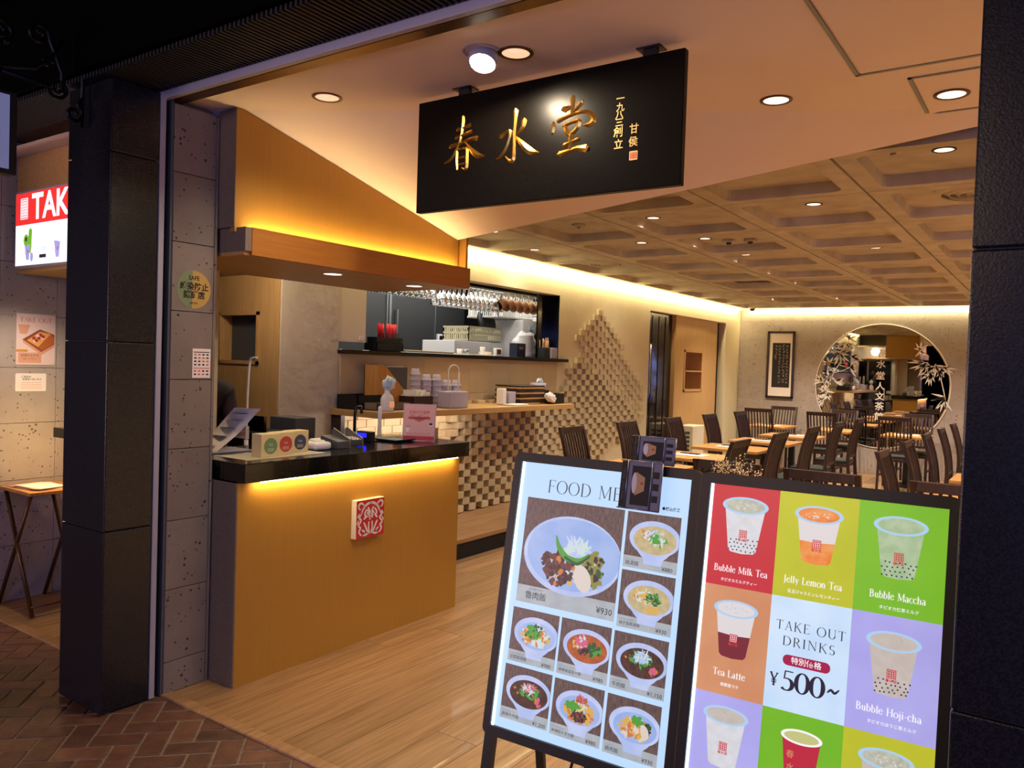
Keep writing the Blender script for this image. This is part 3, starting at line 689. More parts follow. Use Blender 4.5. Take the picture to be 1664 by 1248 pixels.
# ================================================================ LIGHTED MENU BOARDS
for n_, c_, k_, ns in (('p_white','#b8d8f6',.98,None),('p_wood','#6f5b56',.9,(9,'#4d3c3a',(30,1,5))),('p_caption','#b4bcc0',.85,(20,'#a4adb2')),('p_bowl','#c2cdee',.9,(12,'#a9bde8')),('p_bowl_in','#a3bbe6',.9,(10,'#8fade2')),
    ('p_ink','#2a2436',.8,None),('p_broth','#b9a97c',.9,(60,'#c9b98c')),('p_red_soup','#b5612f',.9,(60,'#a04a22')),('p_brown','#5a3a30',.85,(60,'#3d2823')),('p_green','#4f9c3a',.9,None),('p_dkgreen','#2b5a34',.85,None),
    ('p_pale','#c8dcd8',.9,None),('p_meat','#6d4038',.85,None),('p_meat2','#3d2a30',.85,None),('p_egg','#d6cdc0',.92,None),('p_noodle','#d8ab58',.9,None),('p_pink','#d0627e',.9,None),('p_mustard','#8d8b3f',.85,None),('p_orange','#cf7a3c',.9,None),
    ('p_red','#c8303c',.88,None),('p_yellow','#c3c42e',.9,(6,'#b9bd2c')),('p_lime','#7fbe2a',.9,(4,'#72b626')),('p_peach','#cf8c62',.88,(5,'#d89a70')),('p_lilac','#a9a4e6',.9,(5,'#b4b0ee')),('p_ice','#cbe0f2',.98,(8,'#bcd6ee')),
    ('p_plum','#a8204a',.85,None),('p_cup','#d8dadf',.92,(40,'#cfd0cf')),('p_lid','#a9cbe8',.95,None),('p_foam','#c2c2ad',.92,(70,'#aab0a0')),('p_tea','#7c2a35',.85,None),('p_jelly','#e8792c',.92,(30,'#e9a05c')),('p_matcha','#b2c6a0',.92,(40,'#9cb98c')),
    ('p_hoji','#c7bdb4',.92,(40,'#bfb4aa')),('p_pearl','#39405a',.8,None),('p_seal','#cc3a46',.88,None),('p_text','#f4f0f2',.95,None),('p_shadow','#98904e',.85,None),('p_redcup','#c02c40',.88,None),('p_green_tea','#c5c680',.9,None),('p_latte','#dcd6d4',.92,None)):
    printed(n_, c_, k_, ns)
PM = ['p_white','p_wood','p_caption','p_bowl','p_bowl_in','p_ink','p_broth','p_red_soup','p_brown','p_green','p_dkgreen','p_pale','p_meat','p_meat2','p_egg','p_noodle','p_pink','p_mustard','p_orange']
PI = {n.replace('p_',''): i for i, n in enumerate(PM)}
TH, PH = .035, .17
def board_root(px, py, pz, label):
    W = Vector((math.cos(TH), math.sin(TH), 0)); N_ = Vector((math.sin(TH), -math.cos(TH), 0)); D = Vector((0,0,-1))*math.cos(PH)+N_*math.sin(PH); U = -D; Yl = U.cross(W)
    s = pz/math.cos(PH); o = Vector((px, py, pz))+D*s
    r = bpy.data.objects.new('menu_board', None); sc.collection.objects.link(r)
    r.matrix_world = Matrix(((W.x,Yl.x,U.x,o.x),(W.y,Yl.y,U.y,o.y),(W.z,Yl.z,U.z,o.z),(0,0,0,1))); OFF[r.name] = Vector((0,0,0))
    tag(r, label, 'menu board', 'lighted menu boards on folding stands'); return r, s
def make_board(r, s, h, wd=.58):
    fr = (Vector((0,-.0005,s)), Vector((1,0,0)), Vector((0,0,1)))
    out = rrect(-.027, -h-.030, wd+.027, .030, .022, 4); f = .0
    mb = MB(); n = len(out); inn = rect(0, -h, wd, 0); inn = [inn[1], inn[2], inn[3], inn[0]]
    vs = [(x, -.012, s+z) for x, z in out]+[(x, .022, s+z) for x, z in out]; q = [(x, -.012, s+z) for x, z in inn]+[(x, .004, s+z) for x, z in inn]
    base_ = len(vs); vs += q; fs = []
    for c in range(4):
        for i in range(4): fs.append((base_+c, c*5+i, c*5+i+1))
        k = (c+1) % 4; fs.append((base_+c, c*5+4, k*5, base_+k)); fs.append((base_+c, base_+k, base_+4+k, base_+4+c))
    for i in range(n): j = (i+1) % n; fs.append((i, n+i, n+j, j))
    fs.append(tuple(n+i for i in range(n))); mb.add(vs, fs); mb.build('frame', 'black_metal', r)
    for x in (-.024, wd-.012): 
        MB().box(x, .002, 0.0, x+.036, .024, s-h-.02).build('leg', 'black_metal', r)
    T_ = Matrix.Translation((0,.03,s-.02)) @ Matrix.Rotation(2*PH-.02, 4, 'X')
    for x in (-.02, wd-.012): MB().box(x, -.008, -(s-.02)*1.0, x+.032, .008, 0, T=T_).build('rear_leg', 'black_metal', r)
    MB().box(-.02, -.008, -s*.72, wd+.02, .008, -s*.72+.03, T=T_).build('brace', 'black_metal', r)
    MB().box(.0, -.004, s-h, .007, .0005, s).build('edge_light', 'led_cool', r)
    MB().box(wd*.55, .03, s-h-.18, wd*.9, .06, s-h-.03).build('power_box', 'black_matte', r)
    return fr
br, s1 = board_root(-1.454, 2.178, 1.229, 'lighted food menu board with nine bowl photos, left of the pair')
fr = make_board(br, s1, .837)
fr0 = (Vector((0,0,s1)), Vector((1,0,0)), Vector((0,0,1)))
mb = MB(); mb.flat(rect(0,-.837,.58,0), 0, fr0); ps = mb.build('poster', 'p_white', br)
mb = MB(); serif(mb, 'FOOD MENU', .040, .103, -.0893, fr0, .001, 0, .085, .03, .10, width=.345)
mb.build('heading', 'p_ink', ps); mb = MB(); write(mb, '●税込価格', .0115, .523, -.093, fr0, .001, 0, .02); mb.build('tax_note', 'p_ink', ps)
rb = random.Random(11)
def topping(mb, cx, cy, rx, ry, n, cols, sz, d, long_=1):
    for i in range(n):
        a = rb.uniform(0, 6.283); q = math.sqrt(rb.random()); x, y = cx+rx*q*math.cos(a), cy+ry*q*math.sin(a)
        t = rb.uniform(0, 3.14); w_ = sz*rb.uniform(.5, 1); l = w_*long_*rb.uniform(.6, 1.2)
        c, s_ = math.cos(t), math.sin(t)
        P = [(-l,-w_*.4),(0,-w_),(l,-w_*.3),(l*.8,w_*.6),(-l*.3,w_)]
        mb.flat([(x+c*a_-s_*b_, y+s_*a_+c*b_) for a_, b_ in P], d+i*2e-6, fr0, PI[rb.choice(cols)])
def clip(poly, x0, y0, x1, y1):
    return [(min(max(x, x0), x1), min(max(y, y0), y1)) for x, y in poly]
def dish(u0, v0, u1, v1, name, kana, price, kind):
    mb = MB(); d = .0012; h = v1-v0; w_ = u1-u0; cap = .048 if w_ > .2 else .031
    mb.flat(rect(u0, -v1, u1, -v0), d, fr0, PI['wood'])
    mb.flat(rect(u0, -v1, u1, -v1+cap*1.12), d+.0004, fr0, PI['caption'])
    if w_ > .2:
        cx, cy = u0+.180, -(v0+.164); C_ = lambda p: clip(p, u0, -v1, u1-.001, -v0)
        mb.flat(C_(ell(cx, cy, .172, .121, 40)), d+.0006, fr0, PI['bowl']); mb.flat(C_(ell(cx+.004, cy+.004, .163, .110, 40)), d+.0008, fr0, PI['bowl_in'])
        topping(mb, cx+.012, cy-.032, .085, .052, 60, ['egg', 'pale', 'noodle'], .009, d+.001)
        topping(mb, cx-.042, cy-.042, .060, .050, 90, ['meat','meat2','meat','orange','brown'], .013, d+.0013)
        topping(mb, cx+.080, cy-.030, .035, .050, 90, ['dkgreen','mustard','meat2','mustard'], .010, d+.0015, 1.5)
        topping(mb, cx+.018, cy+.022, .040, .030, 90, ['pale','pale','bowl'], .005, d+.0017, 5)
        brush(mb, [(cx-.058,cy+.055,.004),(cx-.045,cy+.022,.016),(cx-.015,cy-.006,.020),(cx+.030,cy-.012,.020),(cx+.062,cy+.012,.010)], fr0, d+.0020, 0, PI['green'])
        brush(mb, [(cx-.020,cy-.006,.008),(cx+.025,cy-.020,.010),(cx+.065,cy+.010,.006)], fr0, d+.0022, 0, PI['dkgreen'])
        mb.flat([(cx+.048+.033*math.cos(t)*.9-.01*math.sin(t), cy-.062+.040*math.sin(t)) for t in [i*.2618 for i in range(24)]], d+.0024, fr0, PI['egg'])
        nx, ny, ns, px_, ps_ = u0+.060, -v1+.026, .026, u0+.290, .026
    else:
        cx, cy = u0+w_*.55, -(v0+.072); rx, ry = w_*.475, .052; C_ = lambda p: clip(p, u0, -v1+.001, u1-.0005, -v0)
        mb.flat(C_([(cx-rx*.97, cy-.012), (cx-rx*.52, cy-.050), (cx-rx*.38, cy-.060), (cx-rx*.34, cy-.076), (cx+rx*.34, cy-.076), (cx+rx*.38, cy-.060), (cx+rx*.52, cy-.050), (cx+rx*.97, cy-.012)]), d+.0006, fr0, PI['bowl'])
        mb.flat(C_(ell(cx, cy, rx, ry, 32)), d+.0008, fr0, PI['bowl'])
        inn, tops = {'broth':('broth',(('pale','bowl'),('green','pale'))),'broth2':('broth',(('pale','noodle'),('green','dkgreen'))),'tofu':('bowl_in',(('noodle','orange','pale'),('green','dkgreen'))),'red':('red_soup',(('pink','pale'),('green','dkgreen'))),
            'beef':('brown',(('pale','bowl'),('dkgreen','green'))),'beef2':('brown',(('pink','pale'),('green','dkgreen'))),'maze':('bowl_in',(('noodle','noodle','orange'),('meat','meat2'))),'chicken':('bowl_in',(('egg','noodle','orange'),('egg','pale')))}[kind]
        mb.flat(C_(ell(cx+.001, cy-.004, rx*.84, ry*.80, 32)), d+.001, fr0, PI[inn])
        T_ = lambda x, y, a_, b_, n, c, s_, dd, l=1: topping(mb, cx+x*w_, cy+y*w_, a_*w_, b_*w_, n, c, s_*w_, d+dd, l)
        if kind in ('tofu','maze','chicken'): T_(0, -.05, .28, .16, 90, list(tops[0]), .045, .0012, 2)
        else: T_(-.18, .05, .14, .10, 20, ['orange', inn.replace('_soup','') if inn == 'brown' else 'noodle'], .03, .0012)
        if kind == 'maze':
            T_(0, -.12, .16, .09, 60, ['meat','meat2'], .04, .0014); T_(0, .05, .14, .08, 50, ['pale','noodle'], .02, .0017, 4); T_(-.14, .03, .08, .05, 18, ['green'], .05, .0018, 2.5); T_(.03, .17, .10, .06, 40, ['red_soup','pink'], .02, .002, 3)
        elif kind == 'chicken':
            T_(.04, .10, .09, .06, 22, ['green'], .04, .0014, 1.5); T_(.22, .0, .08, .10, 30, ['meat2','dkgreen'], .035, .0014)
            mb.flat([(cx+.19*w_+.075*w_*math.cos(t)-.03*w_*math.sin(t), cy-.05*w_+.115*w_*math.sin(t)) for t in [i*.314 for i in range(20)]], d+.002, fr0, PI['egg'])
        elif kind == 'tofu': T_(-.08, .02, .16, .12, 40, ['green','dkgreen','green'], .055, .0016); T_(.06, .12, .10, .06, 20, ['dkgreen','pale'], .04, .0017)
        elif kind == 'red': T_(-.10, .07, .11, .10, 40, ['pink','pale','pink'], .03, .0014, 2.5); T_(.15, -.02, .13, .12, 45, ['green','dkgreen'], .045, .0016); T_(-.06, -.08, .10, .06, 25, ['meat','meat2'], .04, .0017)
        elif kind == 'broth': T_(-.06, .05, .13, .10, 50, ['pale','bowl'], .03, .0014); T_(.08, .0, .16, .12, 50, ['pale','green','pale'], .013, .0016, 7); T_(.03, .0, .05, .07, 16, ['green'], .035, .0018, 2)
        elif kind == 'broth2': T_(-.10, .02, .15, .12, 40, ['pale','noodle'], .02, .0014, 4); T_(.08, .0, .13, .10, 40, ['green','dkgreen'], .02, .0016, 4); T_(.08, -.18, .12, .03, 12, ['noodle'], .04, .0018, 2)
        else: T_(0, .03, .2, .10, 50, list(tops[1]), .03, .0014, 3); T_(0, .07, .13, .08, 50, list(tops[0]), .018, .0016, 5); T_(.22, -.12, .06, .06, 16, ['orange','meat','pink'], .04, .0017)
        nx, ny, ns, px_, ps_ = u0+.008, -v1+.013, .0145, u1-.028, .0165
    sz = ns*(1.0 if len(name) < 5 else (.86 if len(name) < 6 else .76))
    if w_ > .2: write(mb, name, ns, nx+.012, ny-.002, fr0, d+.0028, PI['ink']); write(mb, kana, .0085, nx+.012, ny+.019, fr0, d+.0028, PI['ink'])
    else: write(mb, name, sz, nx, ny, fr0, d+.0028, PI['ink'], align='LEFT'); write(mb, kana, .0046, nx, ny+.0115, fr0, d+.0028, PI['ink'], align='LEFT')
    write(mb, price, ps_, px_+(.022 if w_ > .2 else 0), ny-.003, fr0, d+.0028, PI['ink'])
    mb.build('dish_photo', PM, ps)
dish(.0335,.112,.3785,.4435,'魯肉飯','ルーローハン','¥930','big')
dish(.3885,.113,.5575,.2775,'鶏湯麺','ジータンメン','¥880','broth')
dish(.3885,.286,.5575,.4525,'柚子塩鶏湯麺','ユズシオジータンメン','¥930','broth2')
dish(.0290,.463,.1985,.6295,'豆漿鶏湯麺','トウジャンジータンメン','¥980','tofu')
dish(.2070,.463,.3770,.6295,'麻辣香菜担々麺','マーラーパクチータンタンメン','¥980','red')
dish(.3860,.4655,.5565,.6295,'牛肉麺','ギュウニクメン','¥1,150','beef')
dish(.0250,.641,.1970,.8060,'麻辣牛肉麺','マーラーギュウニクメン','¥1,200','beef2')
dish(.2060,.644,.3750,.8090,'麻辣担々まぜ麺','マーラータンタンメン','¥980','maze')
dish(.3850,.646,.5540,.8120,'鶏肉飯','ジーローハン','¥930','chicken')
# ---- drinks board
b2, s2 = board_root(-.791, 2.129, 1.237, 'lighted drinks menu board with coloured squares, right of the pair')
make_board(b2, s2, .832)
f2 = (Vector((0,0,s2)), Vector((1,0,0)), Vector((0,0,1)))
mb = MB(); mb.flat(rect(0,-.832,.58,0), 0, f2); ps2 = mb.build('poster', 'p_ice', b2)
QM = ['p_red','p_yellow','p_lime','p_peach','p_ice','p_lilac','p_cup','p_lid','p_foam','p_tea','p_jelly','p_matcha','p_hoji','p_pearl','p_seal','p_text','p_ink','p_plum','p_redcup','p_green_tea','p_latte','p_shadow']
QI = {n[2:]: i for i, n in enumerate(QM)}
U = [0, .186, .3815, .58]; V = [0, .270, .5500, .832]
def cup(mb, cx, top, wd, ht, body, foam, pearls=False, band=None, seal=True, d=.0012):
    rx, ry = wd/2, wd*.19; y0 = -top; yb = -top-ht; bw = rx*.60
    mb.flat([(cx-rx*.86, y0-ry*.6), (cx-bw, yb+.010), (cx-bw*.8, yb+.003), (cx, yb), (cx+bw*.8, yb+.003), (cx+bw, yb+.010), (cx+rx*.86, y0-ry*.6)], d, f2, QI[body])
    if band:
        f = band[1]; a = rx*.86*(1-f)+bw*f; yy = y0-ry*.6+(yb+.01-y0+ry*.6)*f
        mb.flat([(cx-a, yy), (cx-bw, yb+.010), (cx-bw*.8, yb+.003), (cx, yb), (cx+bw*.8, yb+.003), (cx+bw, yb+.010), (cx+a, yy), (cx, yy-.003)], d+.0003, f2, QI[band[0]])
    mb.flat(ell(cx, y0-.004, rx, ry, 30), d+.0005, f2, QI['lid']); mb.flat(ell(cx, y0-.004, rx*.84, ry*.78, 30), d+.0007, f2, QI[foam])
    for i in range(24):
        a = rb.uniform(0, 6.28); q = rb.random()**.5*.7; s_ = rb.uniform(.0012, .003)
        mb.flat(ell(cx+rx*.8*q*math.cos(a), y0-.004+ry*.7*q*math.sin(a), s_, s_*.6, 6), d+.0009, f2, QI[{'foam':'latte','matcha':'foam','hoji':'foam','latte':'lid','jelly':'latte','green_tea':'green_tea'}[foam]])
    if pearls:
        for r_ in range(4):
            for i in range(7):
                x = cx-bw*.95+i*bw*.31+(r_%2)*bw*.15+rb.uniform(-.002,.002)
                if abs(x-cx) < bw*(1.05+.05*r_)-.002: mb.flat(ell(x, yb+.009+r_*.0095+rb.uniform(-.002,.002), .0022, .0022, 8), d+.0006, f2, QI['pearl'])
    if seal:
        sy = y0-ht*.60; mb.flat(rect(cx-.0105, sy-.0105, cx+.0105, sy+.0105), d+.001, f2, QI['seal'])
        for k in range(4):
            brush(mb, [(cx-.008+k*.0053, sy-.008, .0012), (cx-.008+k*.0053, sy+.008, .0012)], f2, d+.0012, 0, QI[body], 1, 1); brush(mb, [(cx-.008, sy-.008+k*.0053, .0010), (cx+.008, sy-.008+k*.0053, .0010)], f2, d+.0012, 0, QI[body], 1, 1)
        if ht > .1: write(mb, '春水堂', .0085, cx, sy-.0165, f2, d+.001, QI['seal'], .02); 
def cell(i, j, colr, title, kana, cupargs, ty=.0, tx=None):
    mb = MB(); u0, u1, v0, v1 = U[i], U[i+1], V[j], V[j+1]
    mb.flat(rect(u0, -v1, u1, -v0), .0008, f2, QI[colr])
    cx = (u0+u1)/2
    if cupargs:
        cup(mb, **cupargs)
    if title: serif(mb, title, .0175, tx or u0+.028, -(v0+.232), f2, .002, QI['text'], .14, .05, .05, width=len(title)*.0095)
    if kana: write(mb, kana, .0098, cx+.004, -(v0+.2535), f2, .002, QI['text'], .01)
    return mb.build('drink_panel', QM, ps2)
cell(0,0,'red','Bubble Milk Tea','タピオカミルクティー',dict(cx=.0975,top=.048,wd=.124,ht=.132,body='cup',foam='foam',pearls=True))
cell(1,0,'yellow','Jelly Lemon Tea','愛玉ジャスミンレモンティー',dict(cx=.287,top=.048,wd=.120,ht=.130,body='latte',foam='jelly',band=('jelly',.55)),tx=.212)
cell(2,0,'lime','Bubble Maccha','タピオカ抹茶ミルク',dict(cx=.4775,top=.050,wd=.122,ht=.132,body='matcha',foam='matcha',pearls=True),tx=.418)
cell(0,1,'peach','Tea Latte','鉄観音ラテ',dict(cx=.0965,top=.322,wd=.118,ht=.132,body='latte',foam='latte',band=('tea',.52)),tx=.050)
cell(2,1,'lilac','Bubble Hoji-cha','タピオカほうじ茶ミルク',dict(cx=.478,top=.326,wd=.122,ht=.132,body='hoji',foam='hoji',pearls=True),tx=.405)
cell(0,2,'lilac',None,None,dict(cx=.0940,top=.596,wd=.120,ht=.135,body='cup',foam='hoji'))
o = MB(); o.flat(rect(U[1], -V[3], U[2], -V[2]), .0008, f2, QI['lime'])
o.flat([(.240,-.606),(.256,-.745),(.316,-.745),(.332,-.606)], .0012, f2, QI['redcup']); o.flat(ell(.286,-.604,.050,.018), .0016, f2, QI['text']); o.flat(ell(.286,-.604,.042,.013), .002, f2, QI['green_tea'])
write(o, '春', .020, .262, -.650, f2, .0022, QI['peach']); write(o, '水', .020, .264, -.680, f2, .0022, QI['peach']); write(o, '堂', .020, .266, -.710, f2, .0022, QI['peach']); o.build('drink_panel', QM, ps2)
cell(2,2,'yellow',None,None,dict(cx=.4780,top=.598,wd=.122,ht=.135,body='hoji',foam='foam'))
mb = MB(); serif(mb, 'TAKE OUT', .0225, .203, -.352, f2, .001, QI['ink'], .10, .04, .14, width=.168); serif(mb, 'DRINKS', .0225, .222, -.390, f2, .001, QI['ink'], .10, .04, .14, width=.127)
mb.flat(rrect(.226, -.438, .341, -.412, .012), .001, f2, QI['plum']); write(mb, '特別価格', .0185, .2835, -.425, f2, .002, QI['text'], .012)
serif(mb, 'Y', .031, .198, -.494, f2, .001, QI['ink'], .15, .08); serif(mb, '500', .047, .226, -.499, f2, .001, QI['ink'], .19, .06, .05, width=.104)
brush(mb, [(.338,-.482,.003),(.346,-.474,.006),(.355,-.480,.006),(.365,-.470,.003)], f2, .001, 0, QI['ink']); mb.build('price_lettering', QM, ps2)
# power lead of the food board
mb = MB(); P = [(-1.22,2.22,.36),(-1.25,2.19,.22),(-1.18,2.20,.10),(-1.22,2.25,.04),(-1.12,2.30,.012),(-.98,2.34,.012)]
mb.tube([Vector(p) for p in [q[:3] for q in spline([(a,b,c,0) for a,b,c in P], 6)]], .005, 6); mb.tube([(-1.13,2.295,.012),(-1.04,2.32,.012)], .012, 6)
mb.build('power_cable', 'black_matte', loc=(-1.2,2.2,0), label='thin black power lead looping down behind the food menu board', cat='cable')
# leaflet holder clipped to the food board's top edge
lh = root('leaflet_holder', (-1.2, 2.2, 1.25), 'clear wire leaflet holder with two dark takeout menus on board top', 'holder')
lf = Matrix.LocRotScale(None, None, None)
WX = Vector((math.cos(TH), math.sin(TH), 0)); UP = Vector((-math.sin(TH)*math.sin(PH), math.cos(TH)*math.sin(PH), math.cos(PH))); BO = Vector((-1.454, 2.178, 1.229))
NW = WX.cross(UP)
def lfr(u, v, out=0): return (BO+WX*u-UP*v+NW*out, WX, UP)
for nm, (u, v, w_, h, out) in {'upper_leaflet': (.392, -.035, .115, .080, -.03), 'lower_leaflet': (.392, .105, .105, .140, .03)}.items():
    g = lfr(u, v, out); mb = MB(); mb.prism(rect(0, 0, w_, h), 0, .006, g, 0); mb.flat(rect(.012, .012, w_*.68, h-.012), .0065, g, 1)
    mb.flat([(.018,h*.35),(.018+.010,h*.35-.008),(.055,h*.40),(.055,h*.68),(.028,h*.78),(.018,h*.76)], .0075, g, 2); mb.flat(ell(.022, h*.55, .008, h*.22, 16), .008, g, 3)
    mb.flat(ell(.046, h*.55, .004, .004, 8), .0085, g, 4)
    for k in range(3): mb.flat(rect(w_*.76, h*(.18+k*.25), w_*.94, h*(.32+k*.25)), .0068, g, 1)
    o = mb.build(nm, ['leaflet_cover','black_matte','cup_tan','cloth_white','red'], lh)
    mb = MB(); mb.prism(rect(-.024, 0, -.002, h), -.004, .004, g, 0); gg = (g[0]+WX*(-.013)+NW*.0045, UP, -WX); write(mb, 'TAKE OUT MENU', .012, h*.5, 0, gg, .0005, 1); mb.build('side_card', ['black_matte','grey_plastic'], lh)
mb = MB()
for v, h, o_, w_ in ((-.035,.082,-.03,.118),(.105,.142,.03,.108)):
    g = lfr(.392, v, o_)
    for a, b in (((-.026,h),(w_,h)),((w_*.70,h),(w_*.70,0)),((-.002,h),(-.002,0)),((-.026,0),(w_,0)),((w_,h),(w_,0))):
        mb.tube([g[0]+WX*a[0]+UP*a[1]+NW*.009, g[0]+WX*b[0]+UP*b[1]+NW*.009], .0018, 6)
mb.tube([lfr(.42,-.035,-.03)[0], lfr(.42,-.035,.035)[0]], .0025, 6); mb.tube([lfr(.48,-.035,-.03)[0], lfr(.48,-.035,.035)[0]], .0025, 6)
mb.build('wire_frame', 'brushed', lh)
# ================================================================ DINING FURNITURE
def make_chair(label):
    r = root('dining_chair', (0,0,0), label, 'chair', 'slat-back dining chairs')
    def prof(z): return -.19-.0*z-(.10*((z-.45)/.55)**1.3 if z > .45 else -.0)+(.02*math.sin(max(0,(z-.45))/.55*3.14))+(-.05*((.45-z)/.45) if z < .45 else 0)
    zs = [0, .2, .4, .5, .6, .7, .8, .9, 1.0]
    for sx in (-1, 1):
        mb = MB(); vs = []; fs = []
        for z in zs:
            y = prof(z); t = .016 if z > .5 else .019
            vs += [(sx*.195-.014, y-t, z), (sx*.195+.014, y-t, z), (sx*.195+.014, y+t, z), (sx*.195-.014, y+t, z)]
        for k in range(len(zs)-1):
            for i in range(4): fs.append((k*4+i, k*4+(i+1)%4, k*4+4+(i+1)%4, k*4+4+i))
        fs += [(3,2,1,0), tuple(len(vs)-4+i for i in range(4))]
        mb.add(vs, fs).build('back_post', 'dark_wood', r)
        MB().box(sx*.19-.017, .185, 0, sx*.19+.017, .22, .43).build('front_leg', 'dark_wood', r)
    MB().box(-.181, prof(.97)-.012, .945, .181, prof(.97)+.012, 1.0, b=.003).build('top_rail', 'dark_wood', r)
    MB().box(-.181, prof(.52)-.011, .50, .181, prof(.52)+.011, .53).build('lower_rail', 'dark_wood', r)
    for i in range(8):
        x = -.155+.0443*i; mb = MB(); zz_ = [.53, .63, .74, .85, .946]; vs = []; fs = []
        for z in zz_:
            y = prof(z); vs += [(x-.0085, y-.007, z), (x+.0085, y-.007, z), (x+.0085, y+.007, z), (x-.0085, y+.007, z)]
        for k in range(4):
            for q in range(4): fs.append((k*4+q, k*4+(q+1)%4, k*4+4+(q+1)%4, k*4+4+q))
        mb.add(vs, fs).build('slat', 'dark_wood', r)
    MB().box(-.205, -.18, .385, .205, .22, .43, b=.003).build('seat_frame', 'dark_wood', r)
    MB().box(-.20, -.17, .43, .20, .215, .465, b=.012).build('seat_cushion', 'seat_fabric', r)
    for sx in (-1, 1): MB().box(sx*.19-.010, -.19, .18, sx*.19+.010, .19, .205).build('stretcher', 'dark_wood', r)
    return r
def make_table(label, group='wood-topped dining tables'):
    r = root('dining_table', (0,0,0), label, 'table', group)
    MB().box(-.36, -.30, .69, .36, .30, .72, b=.003).build('table_top', 'table_wood', r)
    MB().box(-.035, -.035, .02, .035, .035, .69).build('column', 'black_metal', r)
    MB().box(-.25, -.20, 0, .25, .20, .018, b=.004).build('base_plate', 'black_metal', r)
    return r
ch0 = make_chair('x'); tb0 = make_table('x'); index_kids(); usedc = [0]; usedt = [0]
def chair(x, y, rz, label):
    if not usedc[0]: usedc[0] = 1; ch0.location = (x,y,0); ch0.rotation_euler = (0,0,rz); ch0['label'] = label; return ch0
    return copy_tree(ch0, None, (x,y,0), rz, label)
def table(x, y, label, rz=0):
    if not usedt[0]: usedt[0] = 1; tb0.location = (x,y,0); tb0.rotation_euler = (0,0,rz); tb0['label'] = label; return tb0
    return copy_tree(tb0, None, (x,y,0), rz, label)
# chair local +y is the sitting direction; its top rail leans back by .30 from the centre
Q = math.pi/2
rows = [6.22, 7.32, 8.48, 9.62, 10.76]
ordn = ['nearest', 'second', 'third', 'fourth', 'farthest']
for i, y in enumerate(rows):
    chair(-3.36, y, -Q, 'dark slat-back chair beside the relief wall, %s of the wall-side row' % ordn[i])
    chair(-2.38, y+.02, Q, 'dark chair with its back to the room, %s of the aisle-side row' % ordn[i])
    table(-2.93, y, 'oak-topped table between wall-side and aisle chairs, %s in that row' % ordn[i])
rows2 = [6.40, 7.52, 8.66, 9.80, 10.95]
for i, y in enumerate(rows2):
    chair(-.80, y, -Q, 'dark chair leaning left by the right pier, %s in its row' % ordn[i])
    if i < 4: table(-.38, y+.12, 'oak-topped table near the right pier, %s of its row' % ordn[i])
for x, y, rz, lb in ((-3.76, 12.22, 0, 'dark slat chair facing the wall at the far left table'), (-3.72, 12.86, math.pi, 'slat chair against the stone wall below the framed scroll'),
    (-2.84, 12.18, 0, 'dark slat chair facing the wall left of the round mirror'), (-2.80, 12.86, math.pi, 'slat chair against the wall under the mirror left edge'),
    (-1.85, 11.98, 0, 'dark slat chair with its back to us before the round mirror'), (-1.76, 12.84, math.pi, 'slat chair against the wall under the mirror right half'),
    (-1.10, 4.95, 0, 'near dark chair whose top rail shows above the drinks board'), (-.44, 4.95, 0, 'near dark chair top rail beside the right granite pier'), (-1.66, 4.98, 0, 'near dark chair half hidden behind the dried flowers')):
    chair(x, y, rz, lb)
table(-3.74, 12.54, 'far left oak table under the framed scroll', Q); table(-2.82, 12.52, 'far oak table left of the round mirror', Q); table(-1.80, 12.45, 'far oak table in front of the round mirror', Q)
table(-1.08, 5.50, 'near oak table behind the two menu boards'); table(-.36, 5.50, 'near oak table beside the right granite pier')
def sheet(x, y, rz, lb, z=.7215):
    T_ = Matrix.Translation((x, y, z)) @ Matrix.Rotation(rz, 4, 'Z')
    r = root('menu_sheet', (x, y, z), lb, 'menu', 'menus lying on the tables')
    MB().box(-.15, -.105, .0005, .15, .105, .004, T=T_).build('sheet', 'paper', r); MB().box(-.13, .02, .0045, .06, .085, .012, T=T_).build('black_folder', 'black_matte', r)
for i, y in enumerate(rows): sheet(-2.95, y+.02, .05*(i-2), 'white paper menu on the %s table of the wall-side row' % ordn[i])
sheet(-3.74, 12.5, .1, 'white paper menu on the far left table under the scroll'); sheet(-1.8, 12.45, 0, 'white paper menu on the table before the mirror'); sheet(-.40, 7.6, .1, 'white paper menu on a table by the right pier')
# heater by the wood panel
hr = root('air_unit', (-4.45, 11.1, 0), 'cream floor-standing air unit with side grilles by the oak wall', 'heater')
MB().box(-4.60, 10.88, .157 if False else 0, -4.36, 11.32, .735, b=.01).build('casing', 'cream_plastic', hr)
mb = MB()
for i in range(9):
    for j in range(2): mb.box(-4.565+j*.09, 10.874, .12+i*.062, -4.495+j*.09, 10.881, .155+i*.062)
mb.build('grille', 'grey_plastic', hr, kind='stuff')
